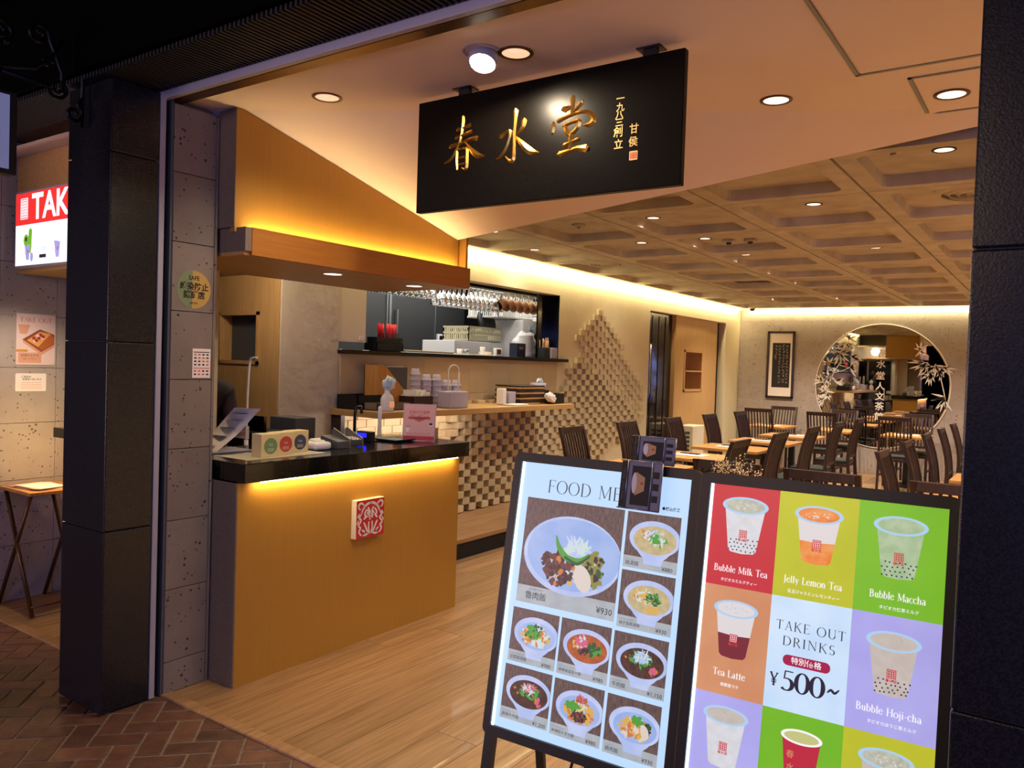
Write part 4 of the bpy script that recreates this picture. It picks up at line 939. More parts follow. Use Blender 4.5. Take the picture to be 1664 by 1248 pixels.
# dried flowers in a tall vase
fv = root('flower_arrangement', (-1.44, 4.2, 0), 'dried white baby-breath sprigs in a tall vase behind the boards', 'flowers')
MB().lathe([(.09,0),(.10,.02),(.07,.3),(.085,.7),(.05,.86),(.055,.90),(.045,.90)], 20, c=(-1.44,4.2,0)).build('vase', 'iron', fv)
mb = MB(); mt = MB(); rf = random.Random(3)
for i in range(70):
    a = rf.uniform(0, 6.28); q = rf.uniform(.02, .15); h = 1.10-q*q*4-rf.uniform(0, .12); p = Vector((-1.44+q*math.cos(a), 4.2+q*math.sin(a), h))
    mt.tube([(-1.44, 4.2, .88), ((-1.44+p.x)/2, (4.2+p.y)/2, (.9+h)/2+.02), p], .0012, 4)
    for k in range(7):
        c = p+Vector((rf.uniform(-.02,.02), rf.uniform(-.02,.02), rf.uniform(-.02,.02))); s_ = rf.uniform(.0025,.005)
        mb.add([c+Vector(v)*s_ for v in ((1,0,0),(-1,0,0),(0,1,0),(0,-1,0),(0,0,1),(0,0,-1))], [(0,2,4),(2,1,4),(1,3,4),(3,0,4),(2,0,5),(1,2,5),(3,1,5),(0,3,5)])
mt.build('stems', 'twig', fv, kind='stuff'); mb.build('blossoms', 'dry_flower', fv, kind='stuff')
# ================================================================ BACK WALL: scroll and round mirror
sr = root('framed_scroll', (-3.9, 13.45, 1.12), 'tall framed calligraphy scroll, white script on dark paper', 'picture')
y0 = 13.45; mb = MB()
for a, b, c, d in ((-4.125,1.12,-4.090,2.235),(-3.71,1.12,-3.675,2.235),(-4.125,1.12,-3.675,1.155),(-4.125,2.20,-3.675,2.235)): mb.box(a, y0-.03, b, c, y0+.005, d)
mb.build('frame', 'dark_wood', sr); MB().box(-4.09, y0-.012, 1.155, -3.71, y0, 2.2).build('mount', 'paper', sr); MB().box(-4.035, y0-.015, 1.30, -3.745, y0-.012, 2.04).build('dark_paper', 'ink', sr)
cf = (Vector((-4.035, y0-.0155, 1.30)), Vector((1,0,0)), Vector((0,0,1))); mb = MB(); rc = random.Random(9)
for c, n in ((.245,13),(.185,13),(.120,13),(.060,5)):
    for k in range(n):
        cy = .69-k*.050
        if cy < .03: continue
        for q in range(4): x = c+rc.uniform(-.014,.014); y = cy+rc.uniform(-.014,.014); brush(mb, [(x, y, .004), (x+rc.uniform(-.014,.014), y+rc.uniform(-.014,.014), .004)], cf, .0005, 0, 0, 1, 1)
mb.build('calligraphy', 'cloth_white', sr, kind='stuff'); MB().tube([(-3.93,13.44,2.235),(-3.9,13.445,2.29),(-3.87,13.44,2.235)], .002, 5).build('hanging_wire', 'iron', sr)
mr = root('round_mirror', (-2.353, 13.45, .42), 'large round wall mirror etched with bamboo and characters', 'mirror')
MB().lathe([(.962,0),(.965,.004),(.965,.012),(.950,.018),(0,.018)], 96, T=Matrix.Translation((-2.353, YB-.001, 1.384)) @ Matrix.Rotation(R(90), 4, 'X'), smooth=False).build('mirror_glass', 'mirror', mr)
MB().tube([(-2.353+.966*math.cos(a*math.pi/48), YB-.010, 1.384+.966*math.sin(a*math.pi/48)) for a in range(96)], .008, 6, closed=True).build('rim', 'cloth_white', mr)
ef = (Vector((0, YB-.0200, 0)), Vector((1,0,0)), Vector((0,0,1)))
mb = MB()
for c, z in zip('春水堂人文茶館', (1.887,1.721,1.542,1.377,1.218,1.065,.904)): write(mb, c, .135, -2.355, z, ef, 0, 0, .012)
mb.build('etched_characters', 'etch', mr)
mb = MB(); rl = random.Random(21)
def leaf(x, z, a, l): 
    c, s_ = math.cos(a), math.sin(a); brush(mb, [(x, z, .004), (x+c*l*.35, z+s_*l*.35, .030), (x+c*l*.7, z+s_*l*.7, .022), (x+c*l, z+s_*l, .002)], ef, 0, 0, 0, 1, 3)
def stalk(p, w_=.012): brush(mb, [(x, z, w_) for x, z in p], ef, 0, 0, 0, 1, 4)
stalk([(-3.21,1.02),(-3.14,1.30),(-3.05,1.57),(-2.93,1.80),(-2.83,2.15)]); stalk([(-3.05,1.57),(-3.14,1.72)]); stalk([(-2.98,1.70),(-2.82,1.66)], .01); stalk([(-3.20,1.10),(-3.24,1.45)], .01); stalk([(-3.05,1.57),(-2.90,1.62),(-2.78,1.68)], .01)
for (cx, cz, n, l, a0, a1) in ((-2.86,2.06,7,.16,200,340),(-2.84,2.12,5,.13,-20,150),(-2.95,1.88,9,.17,160,380),(-2.80,1.84,7,.17,-60,40),(-2.96,1.90,6,.15,20,160),(-3.12,1.72,6,.12,60,300),(-2.80,1.66,7,.14,-60,60),(-3.12,1.50,8,.13,100,330),(-3.22,1.42,8,.14,60,320),(-3.16,1.26,8,.15,120,360),(-3.20,1.12,6,.13,60,250),(-3.02,1.45,5,.13,-50,30)):
    for i in range(n): leaf(cx+rl.uniform(-.02,.02), cz+rl.uniform(-.02,.02), R(a0+(a1-a0)*i/(n-1)+rl.uniform(-10,10)), l*rl.uniform(.75,1.15))
stalk([(-1.60,1.75),(-1.52,1.52),(-1.455,1.24),(-1.44,1.05)], .014)
for (cx, cz, n, l, a0, a1) in ((-1.80,1.96,7,.15,30,330),(-1.72,1.76,9,.24,160,290),(-1.60,1.72,9,.22,190,350),(-1.50,1.70,6,.20,230,350),(-1.46,1.25,8,.24,170,300),(-1.66,1.62,6,.20,200,300)):
    for i in range(n): leaf(cx+rl.uniform(-.02,.02), cz+rl.uniform(-.02,.02), R(a0+(a1-a0)*i/(n-1)+rl.uniform(-10,10)), l*rl.uniform(.75,1.1))
mb.build('etched_bamboo', 'etch', mr)
# ================================================================ SHELF UNDER THE PASS AND ITS LOAD
ZS = 1.165
sh = root('wall_shelf', (-4.3, 5.5, 1.12), 'long oak shelf under the kitchen pass carrying bar supplies', 'shelf')
MB().box(XW+.005, 4.20, 1.118, -4.05, 6.95, ZS, b=.003).build('board', 'oak_y', sh)
MB().box(-4.32, 4.3, 1.110, -4.30, 5.6, 1.117).build('light_strip', 'led_soft', sh)
MB().box(XW+.01, 4.22, .90, -4.5, 4.26, 1.117).build('bracket', 'dark_wood', sh)
lamp('shelf_strip_light', 'AREA', (-4.30, 4.95, 1.10), 5, (1,.86,.78), 1.3, aim=(-4.55, 4.95, .85), size_y=.04, along=(0,1,0))
def L(h): return h
sp = root('spray_bottle', (-4.16, 4.36, ZS), 'white spray bottle with a blue cloth draped over it', 'bottle')
MB().lathe([(.048,0),(.050,.01),(.050,.09),(.040,.115),(.020,.135),(.020,.17)], 20, c=(-4.16,4.36,ZS)).build('body', 'white_plastic', sp)
MB().box(-4.112, 4.335, ZS+.03, -4.108, 4.385, ZS+.075).build('label_patch', 'p_peach', sp)
mb = MB(); bm = bmesh.new(); bmesh.ops.create_icosphere(bm, subdivisions=3, radius=1)
rc = random.Random(5)
from mathutils import noise as mn
for v in bm.verts: n_ = 1+.45*mn.noise(v.co*2.2)+.2*mn.noise(v.co*5); v.co = Vector((-4.155+v.co.x*.040*n_, 4.37+v.co.y*.050*n_, ZS+.205+v.co.z*.055*n_))
mb.add([v.co.copy() for v in bm.verts], [[v.index for v in f.verts] for f in bm.faces], 0, True); bm.free(); mb.build('draped_cloth', 'towel', sp)
def tray_box(name, x0, y0, x1, y1, h, m_, lb, cat='box', wall=.006, z=ZS):
    r = root(name, ((x0+x1)/2, (y0+y1)/2, z), lb, cat); mb = MB().box(x0, y0, z+.0005, x1, y1, z+wall)
    for a, b, c, d in ((x0,y0,x0+wall,y1),(x1-wall,y0,x1,y1),(x0,y0,x1,y0+wall),(x0,y1-wall,x1,y1)): mb.box(a, b, z+.0005, c, d, z+h)
    mb.build('shell', m_, r); return r
tray_box('supply_box', -4.58, 4.25, -4.36, 4.54, .11, 'black_matte', 'black open supply box at the left end of the oak shelf')
r_ = tray_box('grey_box', -4.34, 4.30, -4.20, 4.66, .055, 'grey_panel', 'low grey open box behind the spray bottle')
r_ = tray_box('napkin_box', -4.42, 4.74, -4.24, 4.98, .10, 'dark_wood', 'dark wooden box stuffed with white napkins', 'box')
mb = MB(); rc = random.Random(8)
for i in range(9): 
    y = 4.76+i*.024; mb.box(-4.40, y, ZS+.02, -4.26, y+.012, ZS+.10+rc.uniform(0,.05), T=Matrix.Translation((0,0,0)))
mb.build('napkins', 'cloth_white', r_, kind='stuff')
fo = root('file_holder', (-4.5, 4.6, ZS), 'slanted wooden file holder full of papers on the oak shelf', 'file holder')
ff = (Vector((-4.40, 0, ZS)), Vector((0,1,0)), Vector((0,0,1)))
MB().prism([(4.50,.0005),(4.86,.0005),(4.85,.10),(4.57,.34),(4.50,.345)], .0, .008, ff).prism([(4.50,.0005),(4.86,.0005),(4.85,.10),(4.57,.34),(4.50,.345)], -.15, -.142, ff).box(-4.55,4.50,ZS+.0005,-4.40,4.51,ZS+.34).build('holder', 'file_wood', fo)
for i in range(6): MB().box(-4.535+i*.021, 4.52, ZS+.01, -4.530+i*.021, 4.83+(i%3)*.018, ZS+.335-(i%2)*.008).build('file', ['grey_plastic','paper','yellow_file','grey_plastic','paper','grey_plastic'][i] if 'yellow_file' in M else 'paper', fo)
# stacks of clear cups
def cupstack(x, y, n, lb):
    r = root('cup_stack', (x, y, ZS), lb, 'cups', 'stacks of clear plastic cups on the oak shelf'); h = n*.045+.05
    prof = [(.040, .001)]
    for k in range(n): prof += [(.0445, .045*k+.040), (.049, .045*k+.044), (.049, .045*k+.050), (.042, .045*k+.052)]
    prof += [(.036, n*.045+.02), (.030, h)]
    MB().lathe(prof, 16, c=(x,y,ZS)).build('cups', 'clear_plastic', r)
for i, (x, y, n) in enumerate(((-4.44,4.98,6),(-4.40,5.075,5),(-4.36,5.16,5),(-4.33,5.26,4),(-4.29,5.34,4))):
    cupstack(x, y, n, 'clear plastic cup stack, %s of the row behind the sign stand' % ['leftmost and tallest','second','middle','fourth','rightmost'][i])
r = root('cup_tub', (-4.2, 5.22, ZS), 'translucent square tub in front of the cup stacks', 'tub'); MB().box(-4.26, 5.06, ZS+.0005, -4.12, 5.30, ZS+.14, b=.01).build('tub', 'clear_plastic', r)
MB().tube([(-4.19, 5.18+.07*math.cos(a), ZS+.30+.06*math.sin(a)) for a in [i*.3 for i in range(11)]]+[(-4.19,5.11,ZS+.14)], .005, 6).tube([(-4.19,5.25,ZS+.30),(-4.19,5.25,ZS+.14)], .005, 6).build('carrier_handle', 'cloth_white', r)
# right end of the shelf
r = root('napkin_dispenser', (-4.25, 6.0, ZS), 'white paper bundles standing beside the wooden tray stack', 'napkins')
MB().box(-4.32, 5.97, ZS+.0005, -4.24, 6.03, ZS+.155, b=.012).build('tall_bundle', 'cloth_white', r); MB().box(-4.32, 6.04, ZS+.0005, -4.22, 6.15, ZS+.125, b=.006).build('clear_case', 'clear_plastic', r); MB().box(-4.31, 6.05, ZS+.003, -4.23, 6.14, ZS+.09, b=.003).build('napkin_pack', 'cloth_white', r)
r = root('folded_towel', (-4.13, 6.05, ZS), 'small folded white towel at the front of the oak shelf', 'towel'); MB().box(-4.19, 5.92, ZS+.0005, -4.08, 6.16, ZS+.018, b=.006).build('towel', 'cloth_white', r)
for i in range(11):
    MB().box(-4.50, 6.20, ZS+.001+i*.0165, -4.20, 6.62, ZS+.0155+i*.0165, b=.003).build('wooden_tray', 'dark_wood' if i % 3 else 'oak_y', loc=(-4.35,6.4,ZS+.0165*i), label='%s flat wooden tray of the stack on the oak shelf' % ['bottom','second from bottom','third from bottom','fourth from bottom','fifth from bottom','middle','fifth from top','fourth from top','third from top','second from top','top'][i], cat='tray', group='wooden trays stacked on the shelf')
tray_box('black_crate', -4.45, 6.66, -4.16, 6.93, .10, 'black_matte', 'black crate at the right end of the oak shelf')
r = root('glass_bowl', (-4.4, 6.82, ZS), 'clear bowl with a blue cloth above the black crate', 'bowl'); MB().lathe([(.05,.125),(.075,.13),(.085,.20),(.080,.20),(.07,.135),(0,.13)], 20, c=(-4.38,6.78,ZS)).build('bowl', 'clear_plastic', r)
mb = MB(); 
for i in range(5): brush(mb, [(-.05+i*.02, .01*math.sin(i), .012), (-.01+i*.015, .03, .018), (.03+i*.01, .0, .012)], (Vector((-4.37, 6.78, ZS+.21)), Vector((0,1,0)), Vector((-.3,0,1)).normalized()), .0, .008, 0)
mb.build('blue_cloth', 'towel', r); MB().box(-4.44,6.70,ZS+.10,-4.30,6.86,ZS+.128).build('stand', 'black_matte', r)
r = root('white_cloth', (-4.14, 6.62, ZS), 'crumpled white cloth hanging over the tray stack edge', 'cloth'); mb = MB(); bm = bmesh.new(); bmesh.ops.create_icosphere(bm, subdivisions=3, radius=1)
for v in bm.verts: n_ = 1+.5*mn.noise(v.co*2.5+Vector((3,1,2))); v.co = Vector((-4.13+v.co.x*.03*n_, 6.62+v.co.y*.09*n_, ZS+.065+v.co.z*.045*n_-.25*v.co.y*.09))
mb.add([v.co.copy() for v in bm.verts], [[v.index for v in f.verts] for f in bm.faces], 0, True); bm.free(); mb.build('cloth', 'cloth_white', r)
# ================================================================ COUNTER TOP ITEMS
ZT = 1.049
for i, (c, lb) in enumerate((('#6f8f5c','green'),('#b8443c','red'),('#3c4664','dark blue'))):
    mat('dot%d' % i, c, .6); y0 = 2.497+.118*i; x1 = -3.215-.030*i; r = root('tea_box', (x1-.05, y0+.05, ZT), 'cream tea box with a round %s label' % lb, 'box', 'cream tea boxes on the counter')
    MB().box(x1-.075, y0, ZT+.0005, x1, y0+.112, ZT+.115, b=.002).build('carton', 'tea_carton' if 'tea_carton' in M else 'cream_plastic', r)
    g = (Vector((x1+.0006, y0+.056, ZT+.055)), Vector((0,1,0)), Vector((0,0,1))); mb = MB(); mb.flat(ell(0, 0, .040, .040, 28), 0, g, 0)
    write(mb, 'TEA', .016, 0, .006, g, .0004, 1); write(mb, 'GIFT', .010, 0, -.012, g, .0004, 1) if False else None
    for k in range(3): mb.flat(rect(-.020, -.014-k*.006, .020, -.012-k*.006), .0004, g, 1)
    mb.build('round_label', ['dot%d' % i, 'cream_plastic'], r)
r = root('white_mat', (-3.3, 2.6, ZT), 'pale mat under the tea boxes on the black counter', 'mat'); MB().box(-3.42, 2.39, ZT, -3.175, 2.885, ZT+.0014).build('mat', 'dispenser', r); r.location.z -= .0005
for i, (x0, y0, x1, y1, lb) in enumerate(((-3.40,2.90,-3.285,3.02,'white round-cornered dispenser left of its twin'),(-3.50,3.03,-3.37,3.18,'white round-cornered dispenser right, farther from us'))):
    r = root('sanitizer_tray', ((x0+x1)/2, (y0+y1)/2, ZT), lb, 'dispenser'); MB().box(x0, y0, ZT+.0005, x1, y1, ZT+.042, b=.014).build('body', 'white_plastic', r); MB().lathe([(.03,0),(.03,.003),(0,.003)], 20, c=((x0+x1)/2,(y0+y1)/2,ZT+.0415)).build('lid', 'cream_plastic', r)
r = root('card_terminal', (-3.35, 3.2, ZT), 'grey card terminal with a raised privacy hood', 'terminal')
MB().prism([(-.07,.001),(.07,.001),(.07,.04),(-.07,.065)], 0, .09, (Vector((-3.34, 3.14, ZT)), Vector((1,0,0)), Vector((0,0,1)))).build('x', 'grey_plastic', r).name = 'body'
MB().prism([(-.075,.001),(.075,.001),(.070,.05),(-.06,.105),(-.075,.09)], .001, .006, (Vector((-3.34, 3.140, ZT)), Vector((1,0,0)), Vector((0,0,1)))).build('hood', 'brushed', r)
MB().prism([(-.075,.001),(.075,.001),(.070,.05),(-.06,.105),(-.075,.09)], -.10, -.095, (Vector((-3.34, 3.140, ZT)), Vector((1,0,0)), Vector((0,0,1)))).build('hood', 'brushed', r)
for i in range(4):
    for j in range(3): MB().box(-3.33+i*.02, 3.16+j*.02, ZT+.045, -3.318+i*.02, 3.172+j*.02, ZT+.058-i*.003).build('key', 'paper', r)
r = root('customer_display', (-3.45, 3.47, ZT), 'small black display glowing blue behind the card terminal', 'display')
MB().box(-3.54, 3.45, ZT+.0005, -3.42, 3.49, ZT+.062, b=.003).build('case', 'black_matte', r); MB().box(-3.53, 3.448, ZT+.026, -3.455, 3.4505, ZT+.052).build('screen', 'blue_lcd', r)
r = root('coin_tray', (-3.42, 3.66, ZT), 'shallow dark coin tray beside the sign stand', 'tray'); MB().lathe([(.0,.004),(.115,.004),(.14,.014),(.145,.013),(.12,.0005),(0,.0005)], 4, c=(0,0,0), T=Matrix.Translation((-3.42,3.665,ZT)) @ Matrix.Rotation(R(45),4,'Z'), smooth=False).build('tray', 'grey_plastic', r)
ss = root('sign_stand', (-3.30, 3.76, ZT), 'pink bubble-tea flyer in a clear counter sign stand', 'sign')
a, b = Vector((-3.395, 3.700, ZT)), Vector((-3.215, 3.805, ZT)); X_ = (b-a).normalized(); gp = (a, X_, (Vector((0,0,1))+X_.cross(Vector((0,0,1)))*-.12).normalized()); Wd = (b-a).length; Hh = .232
MB().prism(rect(0,.001,Wd,Hh), -.004, 0, gp).box(-3.37,3.72,ZT+.0005,-3.24,3.82,ZT+.003).build('acrylic_stand', 'clear_plastic', ss)
mb = MB(); mb.flat(rect(.006,.004,Wd-.006,Hh-.004), .0008, gp, 0); mb.flat(rect(.006,.004,Wd-.006,.030), .0012, gp, 1)
for k, (t, s_, yy, c) in enumerate((('LINE',.018,.205,2),('お友だち登録',.022,.178,3),('プレゼント',.026,.150,3),)):
    if k: write(mb, t, s_, Wd/2, yy, gp, .0014, c, .02)
mb.flat([(Wd/2-.07,.135),(Wd/2+.07,.135),(Wd/2+.07,.150),(Wd/2,.118),(Wd/2-.07,.150)], .0011, gp, 3); mb.flat(ell(Wd-.03,.105,.016,.012), .0013, gp, 4); mb.flat(ell(Wd-.03,.107,.012,.008), .0015, gp, 5); mb.flat([(.02,.08),(.026,.055),(.040,.055),(.046,.08)], .0013, gp, 4); mb.flat(rect(.02,.088,.05,.092),.0013,gp,3)
for k in range(3): mb.flat(rect(.03, .045-k*.006+.002, Wd-.03, .0465-k*.006+.002), .0013, gp, 3)
mat('flyer', '#dba99c', .5); mat('flyer_red', '#b03038', .5); mat('flyer_rose', '#c85a54', .5)
mb.build('flyer_print', ['flyer','flyer_red','paper','flyer_rose','cloth_white','dark_wood'], ss)
r = root('chopstick_cup', (-3.335, 3.95, ZT), 'small wooden cup holding white sticks at the counter corner', 'cup'); MB().box(-3.362, 3.915, ZT+.0005, -3.318, 3.962, ZT+.072, b=.003).build('cup', 'oak', r)
mb = MB()
for i in range(7): mb.tube([(-3.34+.004*(i%3), 3.938+.003*i-.01, ZT+.02), (-3.345+.008*(i%3), 3.928+.006*i, ZT+.10+.006*(i%4))], .0022, 5)
mb.build('sticks', 'paper', r, kind='stuff')
# leaning information sheet and till at the left end
r = root('info_panel', (-3.55, 2.55, ZT), 'tall grey menu sheet in a leaning acrylic stand by the jamb', 'sheet')
P = spline([(-3.62,2.45,.004,0),(-3.60,2.56,.09,0),(-3.545,2.60,.17,0),(-3.47,2.60,.228,0)], 6); mb = MB(); vs = []; fs = []
for i, p in enumerate(P): vs += [(p[0]-.05, p[1]-.04, ZT+p[2]), (p[0]+.085, p[1]+.02, ZT+p[2])]
for i in range(len(P)-1): fs.append((2*i, 2*i+1, 2*i+3, 2*i+2))
mb.add(vs, fs, 0, True); mb.build('sheet', 'paper', r); MB().box(-3.68, 2.40, ZT+.0005, -3.50, 2.66, ZT+.006, b=.001).build('acrylic_foot', 'clear_plastic', r)
mb = MB()
for i in range(2, len(P)-1, 3):
    p = P[i]; mb.box(p[0]-.03, p[1]-.035, ZT+p[2]+.004, p[0]+.06, p[1]+.0, ZT+p[2]+.005)
mb.build('print_lines', 'grey_panel', r)
r = root('till', (-4.2, 3.1, .90), 'black till with a keyboard behind the counter', 'till'); MB().box(-4.40, 3.15, .9005, -4.05, 3.42, 1.07, b=.006).build('body', 'black_matte', r); MB().box(-4.36, 3.45, .9005, -4.10, 3.62, 1.15, b=.006).build('printer', 'grey_plastic', r)
MB().box(-4.30, 3.2, 1.0705, -4.1, 3.22, 1.17, T=None).build('screen', 'black_gloss', r)
r = root('price_card', (-4.0, 3.2, .9), 'white handwritten card standing beside the till', 'card'); MB().box(-4.03, 2.935, 1.06, -3.90, 2.94, 1.135).build('card', 'paper', r)
g = (Vector((-3.965, 2.9345, 1.098)), Vector((1,0,0)), Vector((0,0,1))); mb = MB()
for k in range(4): mb.flat(rect(-.05, .022-k*.013, .045, .0265-k*.013), .0003, g)
mb.build('card_lines', 'flyer_rose', r); MB().box(-3.975, 2.94, .9005, -3.955, 2.955, 1.06).build('post', 'black_matte', r)
MB().tube([Vector(q[:3]) for q in spline([(-3.87,2.9,1.05,0),(-3.868,2.9,1.30,0),(-3.856,2.9,1.50,0),(-3.835,2.9,1.533,0),(-3.79,2.9,1.537,0)], 5)], .0065, 8).tube([(-3.87,2.9,.901),(-3.87,2.9,1.06)], .012, 8).build('gooseneck_stem', 'white_plastic', loc=(-3.87,2.9,.9), label='thin white gooseneck stem rising in front of the oak niche', cat='stand')
r = root('bar_tap', (-3.97, 4.0, .9), 'black curved bar tap behind the counter terminal', 'tap'); MB().tube([Vector(q[:3]) for q in spline([(-4.0,3.88,.901,0),(-4.0,3.88,1.17,0),(-3.99,3.89,1.215,0),(-3.965,3.90,1.215,0),(-3.96,3.905,1.175,0)], 5)], .011, 10).build('spout', 'black_gloss', r); MB().box(-4.06,3.82,.90,-3.93,3.95,.92).build('foot', 'black_matte', r)
r = root('white_tap', (-3.9, 4.05, .9), 'white rounded pump tap right of the black tap', 'tap'); MB().lathe([(.022,.001),(.020,.10),(.014,.13),(.014,.31),(.010,.325),(0,.325)], 14, c=(-3.90,4.02,.90)).build('pump', 'white_plastic', r)
r = root('sink_counter', (-4.1, 4.3, 0), 'black low bar counter running under the oak shelf', 'counter'); MB().box(-4.5, 3.75, .86, -3.85, 4.15, .90).build('top', 'black_gloss', r); MB().box(-4.45, 3.78, .0, -3.9, 4.12, .86).build('cabinet', 'black_matte', r)
# ================================================================ STAFF MEMBER bent over behind the jamb
def person():
    me = bpy.data.meshes.new('body'); J = [(-4.32,3.02,.92),(-4.30,3.00,1.10),(-4.22,2.96,1.26),(-4.17,2.93,1.36),(-4.19,2.88,1.43),(-4.20,2.84,1.50),
        (-4.12,3.05,1.31),(-4.03,3.02,1.10),(-4.0,2.90,.98),(-4.30,2.80,1.30),(-4.22,2.70,1.10),(-4.08,2.72,.97),
        (-4.28,3.10,.86),(-4.22,3.08,.48),(-4.32,3.10,.08),(-4.22,3.12,.04),(-4.42,2.94,.86),(-4.36,2.90,.48),(-4.44,2.90,.08),(-4.34,2.92,.04)]
    E = [(0,1),(1,2),(2,3),(3,4),(4,5),(3,6),(6,7),(7,8),(3,9),(9,10),(10,11),(0,12),(12,13),(13,14),(14,15),(0,16),(16,17),(17,18),(18,19)]
    Rr = [.13,.13,.15,.12,.055,.05,.07,.045,.035,.07,.045,.035,.085,.06,.045,.04,.085,.06,.045,.04]
    bm = bmesh.new(); sk = bm.verts.layers.skin.verify(); V_ = [bm.verts.new(p) for p in J]
    for e in E: bm.edges.new((V_[e[0]], V_[e[1]]))
    for v, r_ in zip(V_, Rr): v[sk].radius = (r_, r_)
    V_[0][sk].use_root = True; bm.to_mesh(me); bm.free()
    o = bpy.data.objects.new('t', me); sc.collection.objects.link(o); o.modifiers.new('s', 'SKIN'); m_ = o.modifiers.new('u', 'SUBSURF'); m_.levels = 2; m_.render_levels = 2
    bpy.context.view_layer.update(); dg = bpy.context.evaluated_depsgraph_get(); nm = bpy.data.meshes.new_from_object(o.evaluated_get(dg)); nm.name = 'body'
    bpy.data.objects.remove(o); p = root('person', (-4.3,3.0,0), 'staff member in a dark patterned top bent over behind the jamb', 'person')
    nm.transform(Matrix.Translation((4.3,-3.0,0))); b = bpy.data.objects.new('clothed_body', nm); nm.materials.append(M['shirt']); sc.collection.objects.link(b); b.parent = p
    for f in nm.polygons: f.use_smooth = True
    h = MB(); bm = bmesh.new(); bmesh.ops.create_icosphere(bm, subdivisions=3, radius=1); c = Vector((-4.19,2.83,1.545))
    for v in bm.verts: v.co = c+Vector((v.co.x*.078, v.co.y*.092, v.co.z*.115))
    h.add([v.co.copy() for v in bm.verts], [[v.index for v in f.verts] for f in bm.faces], 0, True); h.lathe([(.0,-.02),(.014,-.012),(.006,.02)], 8, c=(-4.115,2.80,1.53)); h.build('head', 'skin', p); bm.free()
    h = MB(); bm = bmesh.new(); bmesh.ops.create_icosphere(bm, subdivisions=3, radius=1)
    for v in bm.verts: v.co = c+Vector((-.018+v.co.x*.085, .012+v.co.y*.098, .022+v.co.z*.118))
    h.add([v.co.copy() for v in bm.verts], [[v.index for v in f.verts] for f in bm.faces], 0, True); bm.free(); h.build('hair', 'hair', p); p.location.x -= .20; p.location.y += .03
person()
# ================================================================ KITCHEN CONTENTS
def bx(name, x0, y0, z0, x1, y1, z1, m_, lb, cat, group=None, b=.004):
    r = root(name, ((x0+x1)/2, (y0+y1)/2, z0), lb, cat, group); MB().box(x0, y0, z0, x1, y1, z1, b=b).build('body', m_, r); return r
kf = root('refrigerator', (-6.5, 6.0, 0), 'tall dark kitchen refrigerator with metal-edged doors', 'refrigerator')
MB().box(-6.89, 4.9, 0, -6.25, 7.9, 2.5).build('carcass', 'kitchen_dark', kf)
for i, (a, b) in enumerate(((5.62,6.48),(6.50,7.3))):
    d = MB().box(-6.25, a, 1.0, -6.22, b, 2.3, b=.004).build('door', 'kitchen_dark', kf)
    MB().box(-6.22, a, 1.0, -6.205, a+.035, 2.3).build('door_edge', 'brushed', d); MB().box(-6.22, b-.02, 1.0, -6.205, b, 2.3).build('door_edge', 'brushed', d)
    MB().box(-6.205, a+.10, 1.85, -6.18, a+.12, 2.12).build('handle', 'brushed', d)
MB().box(-6.22, 5.84, 1.80, -6.215, 6.02, 1.88).build('label_plate', 'paper', kf)
for i, y in enumerate((5.45, 7.35)):
    r = root('wall_clock_panel', (-6.2, y, 1.7), ['small white control panel at the left of the fridge doors','small white control panel right of the fridge doors'][i], 'control panel')
    MB().box(-6.24, y, 1.72, -6.20, y+.13, 1.88, b=.004).box(-6.20, y+.02, 1.80, -6.197, y+.11, 1.86, 1).build('panel', ['white_plastic','black_matte'], r)
bx('worktop_unit', -6.2, 4.2, .0, -5.78, 7.3, 1.50, 'kitchen_dark', 'dark kitchen worktop unit under the fridge doors', 'counter')
bx('white_appliance', -5.75, 6.55, 1.0, -5.30, 7.20, 1.78, 'white_plastic', 'low white kitchen appliance left of the tall one', 'appliance')
ta = bx('tall_appliance', -5.65, 7.60, 1.0, -5.15, 8.35, 2.06, 'white_plastic', 'tall white kitchen appliance with a notice on its side', 'appliance')
MB().box(-5.149, 7.84, 1.74, -5.146, 8.0, 1.90, T=None).build('notice', 'dark_wood', ta); MB().lathe([(.04,0),(.04,.003),(0,.003)], 16, T=Matrix.Translation((-5.149,7.76,1.96)) @ Matrix.Rotation(R(90),4,'Y')).build('round_sticker', 'towel', ta)
def basket(name, x0, y0, z0, x1, y1, z1, lb, m_='white_plastic'):
    r = root(name, ((x0+x1)/2, (y0+y1)/2, z0), lb, 'basket'); mb = MB()
    for z in (z0+.001, (z0+z1)/2, z1-.02): 
        for a, b, c, d in ((x0,y0,x0+.008,y1),(x1-.008,y0,x1,y1),(x0,y0,x1,y0+.008),(x0,y1-.008,x1,y1)): mb.box(a, b, z, c, d, z+.02)
    n = int((y1-y0)/.03)
    for i in range(n+1): y = y0+(y1-y0-.008)*i/n; mb.box(x1-.008, y, z0, x1, y+.008, z1); mb.box(x0, y, z0, x0+.008, y+.008, z1)
    m2 = int((x1-x0)/.03)
    for i in range(m2+1): x = x0+(x1-x0-.008)*i/m2; mb.box(x, y0, z0, x+.008, y0+.008, z1)
    mb.box(x0, y0, z0, x1, y1, z0+.006); mb.build('lattice', m_, r); return r
basket('dish_basket', -5.70, 7.25, 2.065, -5.25, 7.95, 2.36, 'large white plastic lattice basket on the tall appliance')
basket('small_basket', -5.72, 6.85, 1.785, -5.35, 7.45, 1.95, 'small green-grey lattice basket on the low appliance', 'dispenser')
for i in range(4): 
    r = root('lid_stack', (-5.35, 8.2, 2.06+i*.06), '%s shallow white tub stacked beside the lattice basket' % ['lowest','second','third','topmost'][i], 'tub', 'white tubs stacked on the tall appliance'); MB().box(-5.55, 8.02, 2.065+i*.062, -5.20, 8.36, 2.120+i*.062, b=.008).build('tub', 'white_plastic', r)
